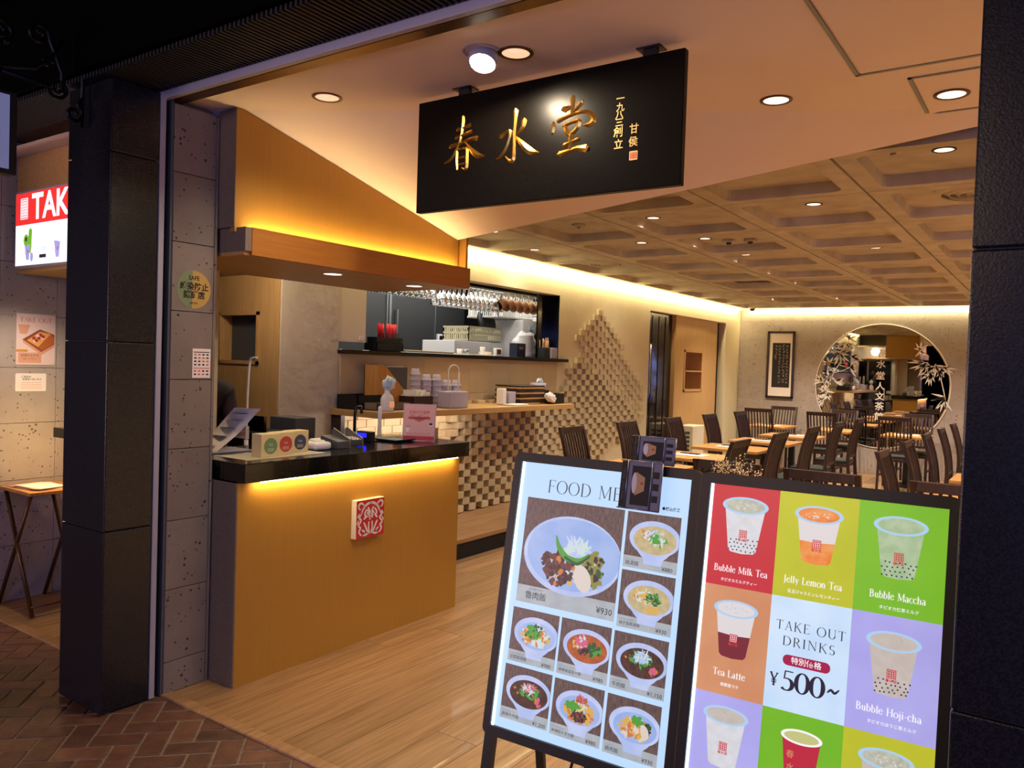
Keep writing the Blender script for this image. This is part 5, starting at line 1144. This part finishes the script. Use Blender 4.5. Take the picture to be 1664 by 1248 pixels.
r = root('sieve', (-5.4, 7.15, 1.98), 'dark round pan hanging beside the lattice baskets', 'pan'); MB().lathe([(.15,0),(.15,.03),(.13,.045),(0,.05)], 24, T=Matrix.Translation((-5.5,7.35,2.02)) @ Matrix.Rotation(R(70),4,'Y')).build('pan', 'black_metal', r)
bx('steel_counter', -5.5, 8.45, 0, -4.9, 8.95, 1.58, 'brushed', 'steel kitchen counter at the right end of the pass', 'counter')
# metal chute hood
hd = root('steel_hood', (-5.1, 8.3, 1.95), 'shiny steel funnel hood at the right of the kitchen pass', 'hood')
MB().add([(-4.90,7.75,1.98),(-4.90,8.35,1.95),(-5.12,7.75,1.98),(-5.12,8.35,1.95),(-4.95,8.20,2.26),(-4.95,8.33,2.30),(-5.1,8.20,2.26),(-5.1,8.33,2.30)], [(0,1,5,4),(2,6,7,3),(0,4,6,2),(1,3,7,5),(4,5,7,6)]).box(-5.13, 7.73, 1.955, -4.89, 8.37, 1.98).build('funnel', 'steel', hd)
r = root('apron', (-5.6, 8.3, 1.9), 'pale cloth hanging behind the steel hood', 'cloth'); MB().box(-5.62, 8.1, 1.75, -5.60, 8.5, 2.35).build('cloth', 'cloth_white', r)
# plastic bags
r = root('plastic_bag', (-5.0, 7.4, 1.6), 'full translucent plastic bag beside the white appliance', 'bag'); mb = MB(); bm = bmesh.new(); bmesh.ops.create_icosphere(bm, subdivisions=3, radius=1)
for v in bm.verts: n_ = 1+.35*mn.noise(v.co*2+Vector((1,5,2))); v.co = Vector((-5.0+v.co.x*.10*n_, 7.42+v.co.y*.17*n_, 1.79+v.co.z*.12*n_))
mb.add([v.co.copy() for v in bm.verts], [[v.index for v in f.verts] for f in bm.faces], 0, True); bm.free(); mb.build('bag', 'white_plastic', r)
bx('bag_stand', -5.14, 7.40, 1.601, -4.96, 7.60, 1.67, 'brushed', 'steel block under the plastic bag behind the pass', 'stand')
# bowls stacked on the sill side
kr = root('pass_counter', (-4.95, 6, 0), 'dark inner counter just behind the kitchen pass sill', 'counter'); MB().box(-5.15, 4.1, 1.55, XW-.165, 8.4, 1.60).build('top', 'brushed', kr); MB().box(-5.10, 4.15, 0, -4.85, 8.35, 1.55).build('cabinet', 'kitchen_dark', kr)
for i in range(15):
    r = MB().lathe([(.045,0),(.078,.012),(.082,.022),(.074,.018),(.04,.006),(0,.006)], 20, c=(-4.90,7.30,1.625+i*.0155)).build('serving_bowl', 'white_plastic', loc=(-4.90,7.30,1.62), label='%s white bowl from the bottom of the stack behind the sill' % ORD[i], cat='bowl', group='white bowls stacked behind the pass')
r = root('utensil_holder', (-4.68, 7.31, 1.62), 'black box of spoons standing on the pass sill', 'holder'); MB().box(-4.72, 7.27, 1.6205, -4.63, 7.37, 1.735).build('box', 'black_matte', r); mb = MB(); rc = random.Random(2)
for i in range(12): x, y = -4.70+rc.random()*.06, 7.28+rc.random()*.08; mb.tube([(x,y,1.66),(x+rc.uniform(-.02,.02),y+rc.uniform(-.03,.03),1.80+rc.random()*.05)], .004, 5)
mb.build('spoons', 'cup_tan', r, kind='stuff')
r = root('clear_tub', (-4.66, 7.45, 1.62), 'clear square tub at the right end of the pass sill', 'tub'); MB().box(-4.72, 7.39, 1.6205, -4.62, 7.52, 1.74, b=.006).build('tub', 'clear_plastic', r)
r = root('noodle_box', (-4.8, 6.95, 1.62), 'dark blue printed box behind the pass sill', 'box'); MB().box(-4.88, 6.96, 1.6205, -4.78, 7.12, 1.77).build('box', 'shirt2' if 'shirt2' in M else 'black_matte', r); g = (Vector((-4.7795, 7.04, 1.70)), Vector((0,1,0)), Vector((0,0,1))); mb = MB(); write(mb, 'HOT', .035, 0, .018, g, 0); write(mb, 'MILK', .03, 0, -.02, g, 0) if False else None; mb.build('box_print', 'paper', r)
r = root('small_clock', (-4.67, 6.46, 1.62), 'small white timer standing on the pass sill', 'timer'); MB().box(-4.70, 6.42, 1.6205, -4.66, 6.52, 1.70, b=.006).box(-4.66, 6.435, 1.64, -4.658, 6.50, 1.69, 1).build('timer', ['white_plastic','dark_wood'], r)
for i, (y, m_) in enumerate(((5.86,'white_plastic'),(5.96,'brushed'),(6.22,'white_plastic'))):
    r = root('sauce_cup', (-4.68, y, 1.62), ['small white cup on the left of the pass plate','small steel cup beside the white one on the sill','small white bottle with a blue cap on the sill'][i], 'cup'); MB().lathe([(.022,.0006),(.028,.055 if i < 2 else .08),(.024,.055 if i < 2 else .085),(.018,.01),(0,.01)], 14, c=(-4.68,y,1.62)).build('cup', m_, r)
bx('serving_tray', -4.76, 5.72, 1.6205, -4.60, 6.35, 1.628, 'white_plastic', 'flat white tray lying on the pass sill', 'tray')
bx('chopping_board', -4.76, 5.05, 1.6205, -4.60, 5.68, 1.640, 'dispenser', 'long pale board lying on the pass sill', 'board')
bx('paper_stack', -4.78, 6.28, 1.6205, -4.70, 6.40, 1.66, 'paper', 'small stack of pale blue-white slips on the sill', 'paper')
# straws in dark boxes
r = tray_box('straw_box', -4.76, 4.70, -4.62, 5.02, .065, 'black_matte', 'black box at the left of the pass sill below the straws', z=1.6205)
r = root('straw_holder', (-4.69, 4.86, 1.62), 'black holder with bundles of red wrapped straws', 'straws'); MB().box(-4.75, 4.72, 1.687, -4.63, 5.02, 1.735).build('holder', 'black_matte', r)
for i in range(5): 
    mb = MB(); rc = random.Random(i)
    for k in range(7): x, y = -4.69+rc.uniform(-.02,.02), 4.80+i*.042+rc.uniform(-.015,.015); mb.tube([(x,y,1.735),(x+rc.uniform(-.006,.006),y+rc.uniform(-.012,.012)+(i-2)*.006,1.85)], .0045, 5)
    mb.build('straw_bundle', 'red_bright', r)
# hanging glasses and mugs on a rack
rk = root('glass_rack', (-4.9, 6, 2.29), 'steel rack of rails above the kitchen pass', 'rack')
for x in (-5.02, -4.94, -4.86, -4.78): MB().box(x-.004, 4.6, 2.285, x+.004, 7.6, 2.295).build('rail', 'brushed', rk)
gl = root('wine_glass', (0,0,0), 'x', 'glass', 'stem glasses hanging upside down over the pass'); MB().lathe([(.034,0),(.034,-.003),(.005,-.008),(.0045,-.06),(.018,-.075),(.036,-.11),(.034,-.165),(.0325,-.165),(.034,-.11),(.016,-.078),(0,-.074)], 14).build('bowl_and_stem', 'glass', gl)
index_kids(); first = True; k = 0
for i in range(54):
    y = 4.72+(i//2)*.076
    if 5.66 < y < 5.76: continue
    x = (-4.94, -4.86)[i % 2]; y += .03*(i % 2); big = y > 5.75
    k += 1; nm = '%s stem glass from the left in the %s hanging row' % (ORD[i//2], 'front' if i % 2 else 'rear')
    if first: gl.location = (x, y, 2.284 if big else 2.296); gl['label'] = nm; o = gl; first = False
    else: o = copy_tree(gl, None, (x, y, 2.284 if big else 2.296), 0, nm)
    o['group'] = 'stem glasses, %s group' % ('right' if big else 'left'); o.scale = (1.2,1.2,1.22) if big else (1.05,1.05,1)
mg = root('hanging_mug', (0,0,0), 'tan mug with a red dot hanging from the rack at right', 'mug', 'tan mugs hanging over the pass')
MB().lathe([(.034,.045),(.040,-.035),(.036,-.035),(.030,.04),(0,.04)], 16, T=Matrix.Translation((0,0,-.10)) @ Matrix.Rotation(R(-62),4,'X')).build('mug_body', 'cup_tan', mg)
MB().tube([(0,.0,-.06),(0,.005,-.02),(0,.0,0)], .005, 6).build('handle', 'cup_tan', mg); MB().lathe([(.008,0),(.008,.002),(0,.002)], 10, T=Matrix.Translation((.035,0,-.10)) @ Matrix.Rotation(R(90),4,'Y')).build('red_dot', 'red', mg)
index_kids()
for i in range(6):
    mgl = 'tan mug with a red dot, %s from the left of the hanging mugs' % ['first','second','third','fourth','fifth','sixth'][i]
    m__ = mg if i == 0 else copy_tree(mg, None, None, 0)
    m__.location = (-4.84, 6.72+i*.13, 2.30); m__['label'] = mgl; m__.scale = (1.35, 1.35, 1.35)
for i in range(5): r = root('tumbler', (-4.9, 6.75+i*.13, 2.30), '%s clear tumbler from the left above the tan mugs' % ORD[i], 'glass', 'clear tumblers over the mugs'); MB().lathe([(.036,0),(.030,.08),(.0,.08)], 14, c=(-4.98, 6.75+i*.14, 2.20)).build('tumbler', 'glass', r)
# ================================================================ LEFT BAY: lightbox, posters, folding table, blade sign
lb = root('takeout_lightbox', (-4.85, 2.2, 2.03), 'red and white lighted takeout sign on the left bay bulkhead', 'sign')
MB().box(-5.135, 2.19, 2.02, -4.1, 2.233, 2.465, b=.003).build('case', 'white_metal', lb)
lf_ = (Vector((-5.125, 2.1895, 2.032)), Vector((1,0,0)), Vector((0,0,1))); mb = MB(); mb.flat(rect(0,0,1.02,.42), 0, lf_, 0); mb.flat(rect(0,.235,1.02,.42), .0006, lf_, 1)
printed('p_bright', '#f6f8ff', 1.35); printed('p_signred', '#f0302c', 1.0)
write(mb, 'TAKE OUT', .205, .200, .325, lf_, .0014, 2, .025, align='LEFT', sx=1.06)
mb.flat(rrect(.060,.268,.150,.390,.006), .0012, lf_, 2); mb.flat(rrect(.064,.272,.146,.386,.005), .0014, lf_, 1)
for k in range(6): brush(mb, [(.070+k*.0135,.278,.005),(.073+k*.0135,.33,.006),(.070+k*.0135,.380,.005)], lf_, .0018, 0, 2)
for k in range(7): brush(mb, [(.068,.280+k*.016,.004),(.142,.282+k*.016,.004)], lf_, .002, 0, 2, 1, 1)
def icup(x): mb.flat([(x-.035,.125),(x-.012,.03),(x+.022,.03),(x+.035,.115)], .0014, lf_, 4); mb.flat(rect(x+.0,.07,x+.014,.09), .0018, lf_, 5); brush(mb, [(x-.035,.13,.003),(x-.055,.10,.003),(x-.02,.06,.003)], lf_, .0014, 0, 5)
icup(.15); icup(.50); icup(.78)
mb.flat([(.155,.10),(.165,.20),(.185,.215),(.205,.20),(.200,.10),(.190,.06)], .0012, lf_, 3); mb.flat(ell(.135,.145,.032,.034), .0016, lf_, 3); mb.flat(ell(.135,.150,.012,.014), .002, lf_, 6); mb.flat(ell(.205,.045,.018,.026), .0016, lf_, 4)
write(mb, 'テイク', .024, .33, .110, lf_, .0014, 4); write(mb, '台湾茶', .026, .335, .085, lf_, .0014, 7, .01); mb.flat(rect(.295,.035,.375,.055), .0014, lf_, 6)
mb.build('lit_face', ['p_bright','p_signred','p_bright','p_lime','p_lilac','p_pink','p_ink','p_lid'], lb)
def pf(y, z): return (Vector((-5.2465, y, z)), Vector((0,1,0)), Vector((0,0,1)))
po = root('takeout_poster', (-5.246, 2.36, 1.45), 'poster of a boxed castella cake on the left stone wall', 'poster'); MB().box(-5.2465, 2.253, 1.449, -5.2445, 2.479, 1.762).build('sheet', 'poster_pink' if 'poster_pink' in M else 'paper', po)
g = (Vector((-5.2442, 2.253, 1.449)), Vector((0,1,0)), Vector((0,0,1))); mb = MB()
serif(mb, 'TAKE OUT', .027, .020, .262, g, 0, 0, .14, .05, .05, width=.185)
mb.flat([(.010,.245),(.020,.190),(.060,.188),(.078,.245)], .0003, g, 1); mb.flat([(.035,.155),(.135,.220),(.222,.190),(.222,.130),(.145,.080)], .0004, g, 2); mb.flat([(.035,.155),(.145,.080),(.145,.060),(.038,.135)], .0006, g, 3); mb.flat([(.145,.080),(.222,.130),(.222,.112),(.145,.060)], .0006, g, 3)
mb.flat([(.060,.150),(.135,.205),(.200,.195),(.125,.110)], .0008, g, 4); mb.flat([(.125,.110),(.200,.195),(.222,.165),(.222,.135),(.148,.088)], .0009, g, 5)
for x, y in ((.10,.165),(.115,.150),(.14,.185),(.155,.175),(.13,.165)): mb.flat(ell(x, y, .011, .010, 10), .0012, g, 6)
for x, y in ((.108,.145),(.150,.165),(.125,.18)): mb.flat(ell(x, y, .012, .008, 10), .0011, g, 7)
mb.flat(rect(.0,.078,.065,.092), .0008, g, 8); mb.flat(rect(.012,.012,.145,.074), .0008, g, 3); write(mb, '台湾カステラ', .017, .078, .056, g, .0012, 9); write(mb, '¥500 テイクアウト', .009, .078, .036, g, .0012, 9)
mat('pk1','#c9795f',.6); mat('pk2','#8a4a30',.6); mat('pk3','#d69a78',.6); mat('pk4','#e0a050',.6); mat('pk5','#b4602c',.6); mat('pk6','#a83038',.6)
mb.build('poster_print', ['pk1','pk3','pk2','pk3','pk4','pk5','pk6','cloth_white','poster_orange','ink'], po)
po = root('notice_card', (-5.246, 2.34, 1.3), 'small white rounded notice below the takeout poster', 'notice'); mb = MB(); mb.prism(rrect(2.252,1.285,2.430,1.395,.008), 0, .002, (Vector((-5.2465,0,0)), Vector((0,1,0)), Vector((0,0,1)))); mb.build('card', 'paper', po)
g = (Vector((-5.2443, 2.252, 1.285)), Vector((0,1,0)), Vector((0,0,1))); mb = MB(); write(mb, 'ご注文の', .015, .06, .088, g, 0, 0, .02); write(mb, 'お支払いはこちら', .014, .095, .073, g, 0, 0, .02)
for k in range(4): mb.flat(rect(.03,.052-k*.012,.15,.0545-k*.012), 0, g, 1)
mb.build('card_print', ['ink','pk3'], po)
tc = root('takeout_counter', (-4.4, 2.4, 0), 'black ledge of the takeout window in the left bay', 'counter'); MB().box(-4.76, 2.25, 1.045, -3.96, 2.598, 1.10).build('slab', 'black_gloss', tc); MB().box(-4.72, 2.32, 0, -3.96, 2.598, 1.045).build('front_panel', 'amber_panel', tc)
ft = root('folding_table', (-5.05, 2.3, 0), 'folding table with crossed brown legs covered in papers', 'table')
MB().box(-5.23, 2.16, .70, -4.83, 2.50, .72, b=.003).build('table_top', 'table_wood', ft)
for y in (2.19, 2.45):
    MB().tube([(-5.20, y, .70), (-4.80, y-.02, .01)], .012, 8).build('leg', 'bronze_rail', ft); MB().tube([(-4.88, y, .70), (-5.22, y-.02, .01)], .012, 8).build('leg', 'bronze_rail', ft)
MB().tube([(-4.82,2.17,.06),(-4.82,2.43,.06)], .007, 6).build('crossbar', 'bronze_rail', ft)
rc = random.Random(6)
for i in range(7): 
    T_ = Matrix.Translation((-5.04+rc.uniform(-.04,.06), 2.31+rc.uniform(-.03,.03), .7215+i*.0018)) @ Matrix.Rotation(rc.uniform(-.3,.3),4,'Z')
    MB().box(-.12, -.085, 0, .12, .085, .0012, T=T_).build('paper_sheet', 'flyer' if i % 2 else 'paper', loc=(-5.04,2.31,.72), label='%s loose menu sheet from the bottom of the folding-table pile' % ORD[i], cat='paper', group='menu sheets on the folding table')
# stickers on the jamb
st_ = root('round_sticker', (-3.289, 2.16, 1.75), 'round gold and green safety sticker on the stone jamb', 'sticker'); g = (Vector((-3.2895, 2.160, 1.842)), Vector((0,1,0)), Vector((0,0,1)))
mat('stk_gold','#c2a45c',.35,metal=.3); mat('stk_green','#7f8f6c',.35,metal=.3); mb = MB(); mb.prism(ell(0,0,.087,.087,40), 0, .001, g, 0); mb.flat([(x,y) for x,y in ell(0,0,.087,.087,24,95,265)], .0012, g, 1)
write(mb, 'SAFE', .026, 0, .052, g, .0016, 2, .03); write(mb, '感染防止', .037, .002, .012, g, .0016, 2, .03); write(mb, '認証店', .037, .002, -.026, g, .0016, 2, .03); write(mb, 'JAPAN', .014, 0, -.062, g, .0016, 2, .02); mb.build('print', ['stk_gold','stk_green','ink'], st_)
st_ = root('payment_sticker', (-3.289, 2.2, 1.44), 'white sheet of payment marks on the stone jamb', 'sticker'); g = (Vector((-3.2895, 2.161, 1.438)), Vector((0,1,0)), Vector((0,0,1))); mb = MB(); mb.prism(rect(0,0,.093,.135), 0, .0008, g, 0); mb.flat(rect(.005,.117,.088,.121), .001, g, 2); mb.flat(rect(.005,.043,.088,.047), .001, g, 1)
for j in range(7):
    if j == 4: continue
    for i in range(4): mb.flat(rect(.008+i*.021, .104-j*.0155+(.0 if j < 4 else .002), .020+i*.021, .111-j*.0155+(.0 if j < 4 else .002)), .001, g, [1,2,3,1,2][(i*3+j*2) % 5])
mb.build('print', ['paper','flyer_rose','ink','shirt'], st_)
# blade sign and wrought-iron bracket
bs = root('blade_sign', (-3.5, 1.4, 2.24), 'white lighted blade sign in a black frame at top left', 'sign')
MB().box(-3.52, .95, 2.235, -3.46, 1.478, 2.56, b=.004).build('frame', 'black_matte', bs); printed('p_blade', '#7c7fae', .55)
MB().box(-3.4595, .97, 2.255, -3.4575, 1.448, 2.545).build('lit_face', 'p_blade', bs)
g = (Vector((-3.457, 1.405, 2.40)), Vector((0,1,0)), Vector((0,0,1))); mb = MB(); brush(mb, [(-.06,.02,.01),(-.02,.005,.014),(.003,-.012,.018)], g, 0, 0, 0); mb.build('brush_mark', 'p_ink', bs)
ib = root('iron_bracket', (-3.5, 1.75, 2.6), 'black wrought-iron scroll bracket above the blade sign', 'bracket'); mb = MB()
def spiral(cy, cz, r0, a0, turns, sgn=1, n=26): return [(-3.49, cy+r0*(1-.75*i/n)*math.cos(a0+sgn*turns*6.283*i/n), cz+r0*(1-.75*i/n)*math.sin(a0+sgn*turns*6.283*i/n)) for i in range(n+1)]
def tb_(pts): MB().tube(pts, .008, 7).build('scroll_bar', 'iron', ib)
tb_([(-3.49,1.43,2.64),(-3.49,1.60,2.635)]+spiral(1.645,2.635,.045,3.14,1.4,1)[2:]); tb_([(-3.49,1.0,2.66),(-3.49,1.43,2.66),(-3.49,1.55,2.69),(-3.49,1.62,2.76),(-3.49,1.66,2.84)])
tb_([(-3.49,1.66,2.62),(-3.49,1.66,2.70),(-3.49,1.61,2.82)]+spiral(1.565,2.83,.045,.2,1.3,1)[1:]); tb_(spiral(1.42,2.80,.05,-1.2,1.4,1)+[]); tb_([(-3.49,1.43,2.66),(-3.49,1.40,2.58),(-3.49,1.40,2.55)]); tb_([(-3.49,1.745,2.50),(-3.49,1.745,2.95)]); tb_([(-3.49,1.745,2.62)]+spiral(1.71,2.55,.04,1.2,1.2,-1)); tb_(spiral(1.60,2.73,.02,0,1.2,1))
# ================================================================ CEILING FITTINGS AND THEIR LIGHT
ZR = ZC+.0658
def down(x, y, z, lens, energy, r=.055, col=WARMW, spot=130, nm='recessed round downlight', dark='black_metal', lab=''):
    d = root('downlight', (x, y, z), nm, 'downlight', 'round recessed ceiling downlights')
    MB().lathe([(r,-.0035),(r*1.25,-.0035),(r*1.28,0),(r,0)], 24, c=(x,y,z), cap=False).build('trim_ring', dark, d)
    MB().lathe([(r,-.001),(r*.5,-.0008),(0,-.0008)], 24, c=(x,y,z)).build('lens', lens, d)
    if energy: lamp('downlight_light', 'SPOT', (x, y, z-.012), energy, col, .04, aim=(x, y, 0), spot=spot, blend=.9)
    return d
CX = [-4.15+.9*i for i in range(7)]; CY = [3.96+.5278+1.0556*j for j in range(9)]
rows_ = {(-1.43,1):'first',(-2.60,1):'',(-2.60,2):'',(-2.60,3):'',(-2.60,4):'',(-2.60,5):'',(-1.43,3):'',(-1.43,5):'',(-3.20,2):'',(-4.10,1):'',(-4.36,2):'',(-4.10,4):'',(-3.20,4):'',(-.54,0):''}
wn = ['first','second','third','fourth','fifth','sixth']
for (x, j) in rows_:
    en = 14 if x < -4 else 70
    col_ = 'left' if x < -4 else 'second' if x < -3 else 'third' if x < -2 else 'fourth' if x < -1 else 'right'
    down(x, CY[j], ZR, 'lens', en, .045, col=(1,.90,.78), nm='small recessed light in the %s coffer column, %s row from us' % (col_, wn[j]))
for x, j in ((.35,0),(1.25,1),(.35,2),(1.25,3),(.35,4),(.35,6),(1.25,5),(-.54,6),(-1.43,7),(-2.6,7),(-3.5,7)):  # unseen right-hand ones added, extra strong, so their bounce lifts the ceiling
    down(x, CY[j], ZR, 'lens', 210, col=(1,.88,.76), r=.045, nm='far or added unseen recessed light, %s coffer row, column %s from left wall' % (['first','second','third','fourth','fifth','sixth','seventh','eighth'][j], ['one','two','three','four','five','six','seven'][int((x+4.6)/.9)]))
for x, y, lens, e, lb_ in ((-2.713*.995,2.40,'lens_dim',24,'downlight left of the hanging sign in the folded ceiling'),(-1.70,2.405,'lens_dim',24,'downlight above the hanging sign beside the bright spotlight'),(-1.04,3.37,'lens',34,'downlight right of the hanging sign in the pink ceiling'),(-.418,3.62,'lens',34,'downlight inside the small ceiling hatch by the right pier')):
    down(x, y, 2.684 if x > -.5 else 2.689, lens, e, .052, nm=lb_, dark='bronze_rail')
for x, y in ((.75,2.7),(.9,3.6)): down(x, y, 2.689, 'lens', 190, .052, nm='added unseen entrance downlight behind the right pier, %s one' % ('nearer' if y < 3 else 'farther'))  # two unseen lamps added for bounce onto the entrance ceiling
sl = root('spotlight', (-1.80, 2.36, 2.66), 'bright tilted eyeball spotlight aimed at the hanging sign', 'spotlight')
T_ = Matrix.Translation((-1.80,2.34,2.668)) @ Vector((.12,-.38,-.92)).normalized().to_track_quat('Z','Y').to_matrix().to_4x4()
MB().lathe([(.05,-.03),(.055,.0),(.055,.024),(.048,.026),(.046,.018)], 24, T=T_).build('lamp_head', 'white_metal', sl); MB().lathe([(.047,.020),(0,.020)], 24, T=T_).build('lens', 'lens_bright', sl); MB().lathe([(.062,0),(.072,-.003),(.072,.001)], 24, c=(-1.80,2.33,2.689), cap=False).build('ceiling_ring', 'white_metal', sl)
lamp('spotlight_light', 'SPOT', tuple(T_ @ Vector((0,0,.03))), 42, (1,.80,.55), .03, aim=(-1.72, 2.46, 1.6), spot=170, blend=.3)
for x, y, lb_ in ((-3.30*.985,5.55,'round smoke detector in the near coffer left of the row of lights'),(-.75,4.36,'small sprinkler beside the nearest right coffer light')):
    r = root('ceiling_sensor', (x, y, ZR), lb_, 'sensor'); MB().lathe([(.055,0),(.05,-.012),(.025,-.022),(0,-.024)], 20, c=(x,y,ZR)).build('cap', 'concrete', r); MB().lathe([(.016,-.022),(.012,-.032),(0,-.034)], 12, c=(x,y,ZR)).build('tip', 'brushed', r)
for i, (x, y) in enumerate(((-2.44,6.74),(-2.26,6.77))): 
    r = root('motion_sensor', (x, y, ZR), ['left box-shaped sensor of the pair in the second coffer row','right box-shaped sensor of the pair in the second coffer row'][i], 'sensor'); MB().box(x-.05, y-.035, ZR-.025, x+.05, y+.035, ZR, b=.006).build('housing', 'concrete', r); MB().lathe([(.025,-.025),(.02,-.04),(0,-.045)], 16, c=(x,y,ZR)).build('eye', 'black_gloss', r)
def diffuser(x, y, r_, lb_):
    d = root('air_diffuser', (x, y, ZR), lb_, 'vent'); 
    for k, q in enumerate((1.0, .78, .56, .34)): MB().lathe([(r_*q,-.004-k*.004),(r_*q*.86,-.030-k*.003),(r_*q*.84,-.026-k*.003),(r_*q*.96,0)], 32, c=(x,y,ZR), cap=False).build('ring', 'concrete', d)
    MB().lathe([(r_*.2,-.03),(0,-.032)], 20, c=(x,y,ZR)).build('core', 'concrete', d)
diffuser(-4.14, 7.68, .20, 'round ringed air diffuser near the lit left wall'); diffuser(-.45, 5.52, .26, 'round ringed air diffuser by the right pier'); 
r = root('speaker_disc', (-2.33, 8.70, ZR), 'flat round ceiling speaker in a middle coffer', 'speaker'); MB().lathe([(.13,0),(.13,-.012),(.11,-.016),(0,-.016)], 32, c=(-2.33,8.70,ZR)).build('grille', 'concrete', r)
r = root('vent_grille', (-3.28, 9.9, ZR), 'rectangular slotted vent in a far coffer', 'vent'); MB().box(-3.48, 9.74, ZR-.012, -3.0, 9.98, ZR).build('frame', 'concrete', r)
for i in range(10): MB().box(-3.46+i*.046, 9.75, ZR-.020, -3.43+i*.046, 9.97, ZR-.013).build('slat', 'dark_wood', r)
for x, y, z, lb_ in ((-4.33,13.2,ZC,'small dome camera on the ceiling by the back wall corner'),(-4.555,5.60,ZC,'white dome camera on the ceiling near the amber overhead box')):
    r = root('dome_camera', (x, y, z), lb_, 'camera'); MB().lathe([(.06,0),(.06,-.022),(.05,-.026)], 24, c=(x,y,z)).build('base', 'white_plastic', r); MB().lathe([(.048,-.024),(.042,-.045),(.025,-.060),(0,-.066)], 20, c=(x,y,z)).build('dome', 'black_gloss', r)
# cove lines
MB().box(XW+.002, 3.98, ZC-.030, XW+.030, YB-.03, ZC-.004).build('trim_9', 'led', kind='structure')
MB().box(XW+.05, YB-.030, ZC-.022, 2.55, YB-.004, ZC-.004).build('trim_10', 'led_soft' if 'led_soft' in M else 'led', kind='structure')
lamp('left_cove_light', 'AREA', (XW+.05, 8.7, ZC-.02), 54, (1,.88,.52), 9.2, aim=(XW-.05, 8.7, 2.4), size_y=.03, along=(0,1,0))
lamp('back_cove_light', 'AREA', (-1.0, YB-.05, ZC-.03), 34, (1,.88,.50), 7.0, aim=(-1.0, YB+.05, 2.4), size_y=.03, along=(1,0,0))
# lamps behind the counter, kitchen, left bay
for y in (3.035, 3.702): 
    x = -3.332; d = root('downlight', (x, y, 2.012), 'small warm downlight in the underside of the overhead box, %s one' % ('left' if y < 3.3 else 'right'), 'downlight'); MB().lathe([(.052,-.003),(.062,-.003),(.062,0)], 20, c=(x,y,2.0125), cap=False).build('trim_ring', 'white_metal', d); MB().lathe([(.052,-.0012),(0,-.0012)], 20, c=(x,y,2.0125)).build('lens', 'lens', d)
    lamp('counter_downlight', 'SPOT', (x, y, 2.0), 8, WARMW, .04, aim=(x, y, 0), spot=130, blend=.9)
lamp('staff_light', 'POINT', (-4.3, 3.2, 2.2), 12, WARMW, .1)
lamp('kitchen_light', 'AREA', (-5.7, 6.2, 2.58), 36, (1, .96, .88), .8, aim=(-5.7, 6.2, 0), size_y=3.0)
lamp('kitchen_pass_light', 'AREA', (-4.95, 6.4, 2.5), 9, (1, .97, .90), .2, aim=(-4.95, 6.4, 0), size_y=2.5)
lamp('left_bay_light', 'SPOT', (-4.75, 2.12, 1.98), 22, WARMW, .06, aim=(-5.3, 2.35, .5), spot=100, blend=.9)
lamp('left_bay_counter_light', 'POINT', (-4.85, 2.30, 1.0), 6, GOLD, .04)
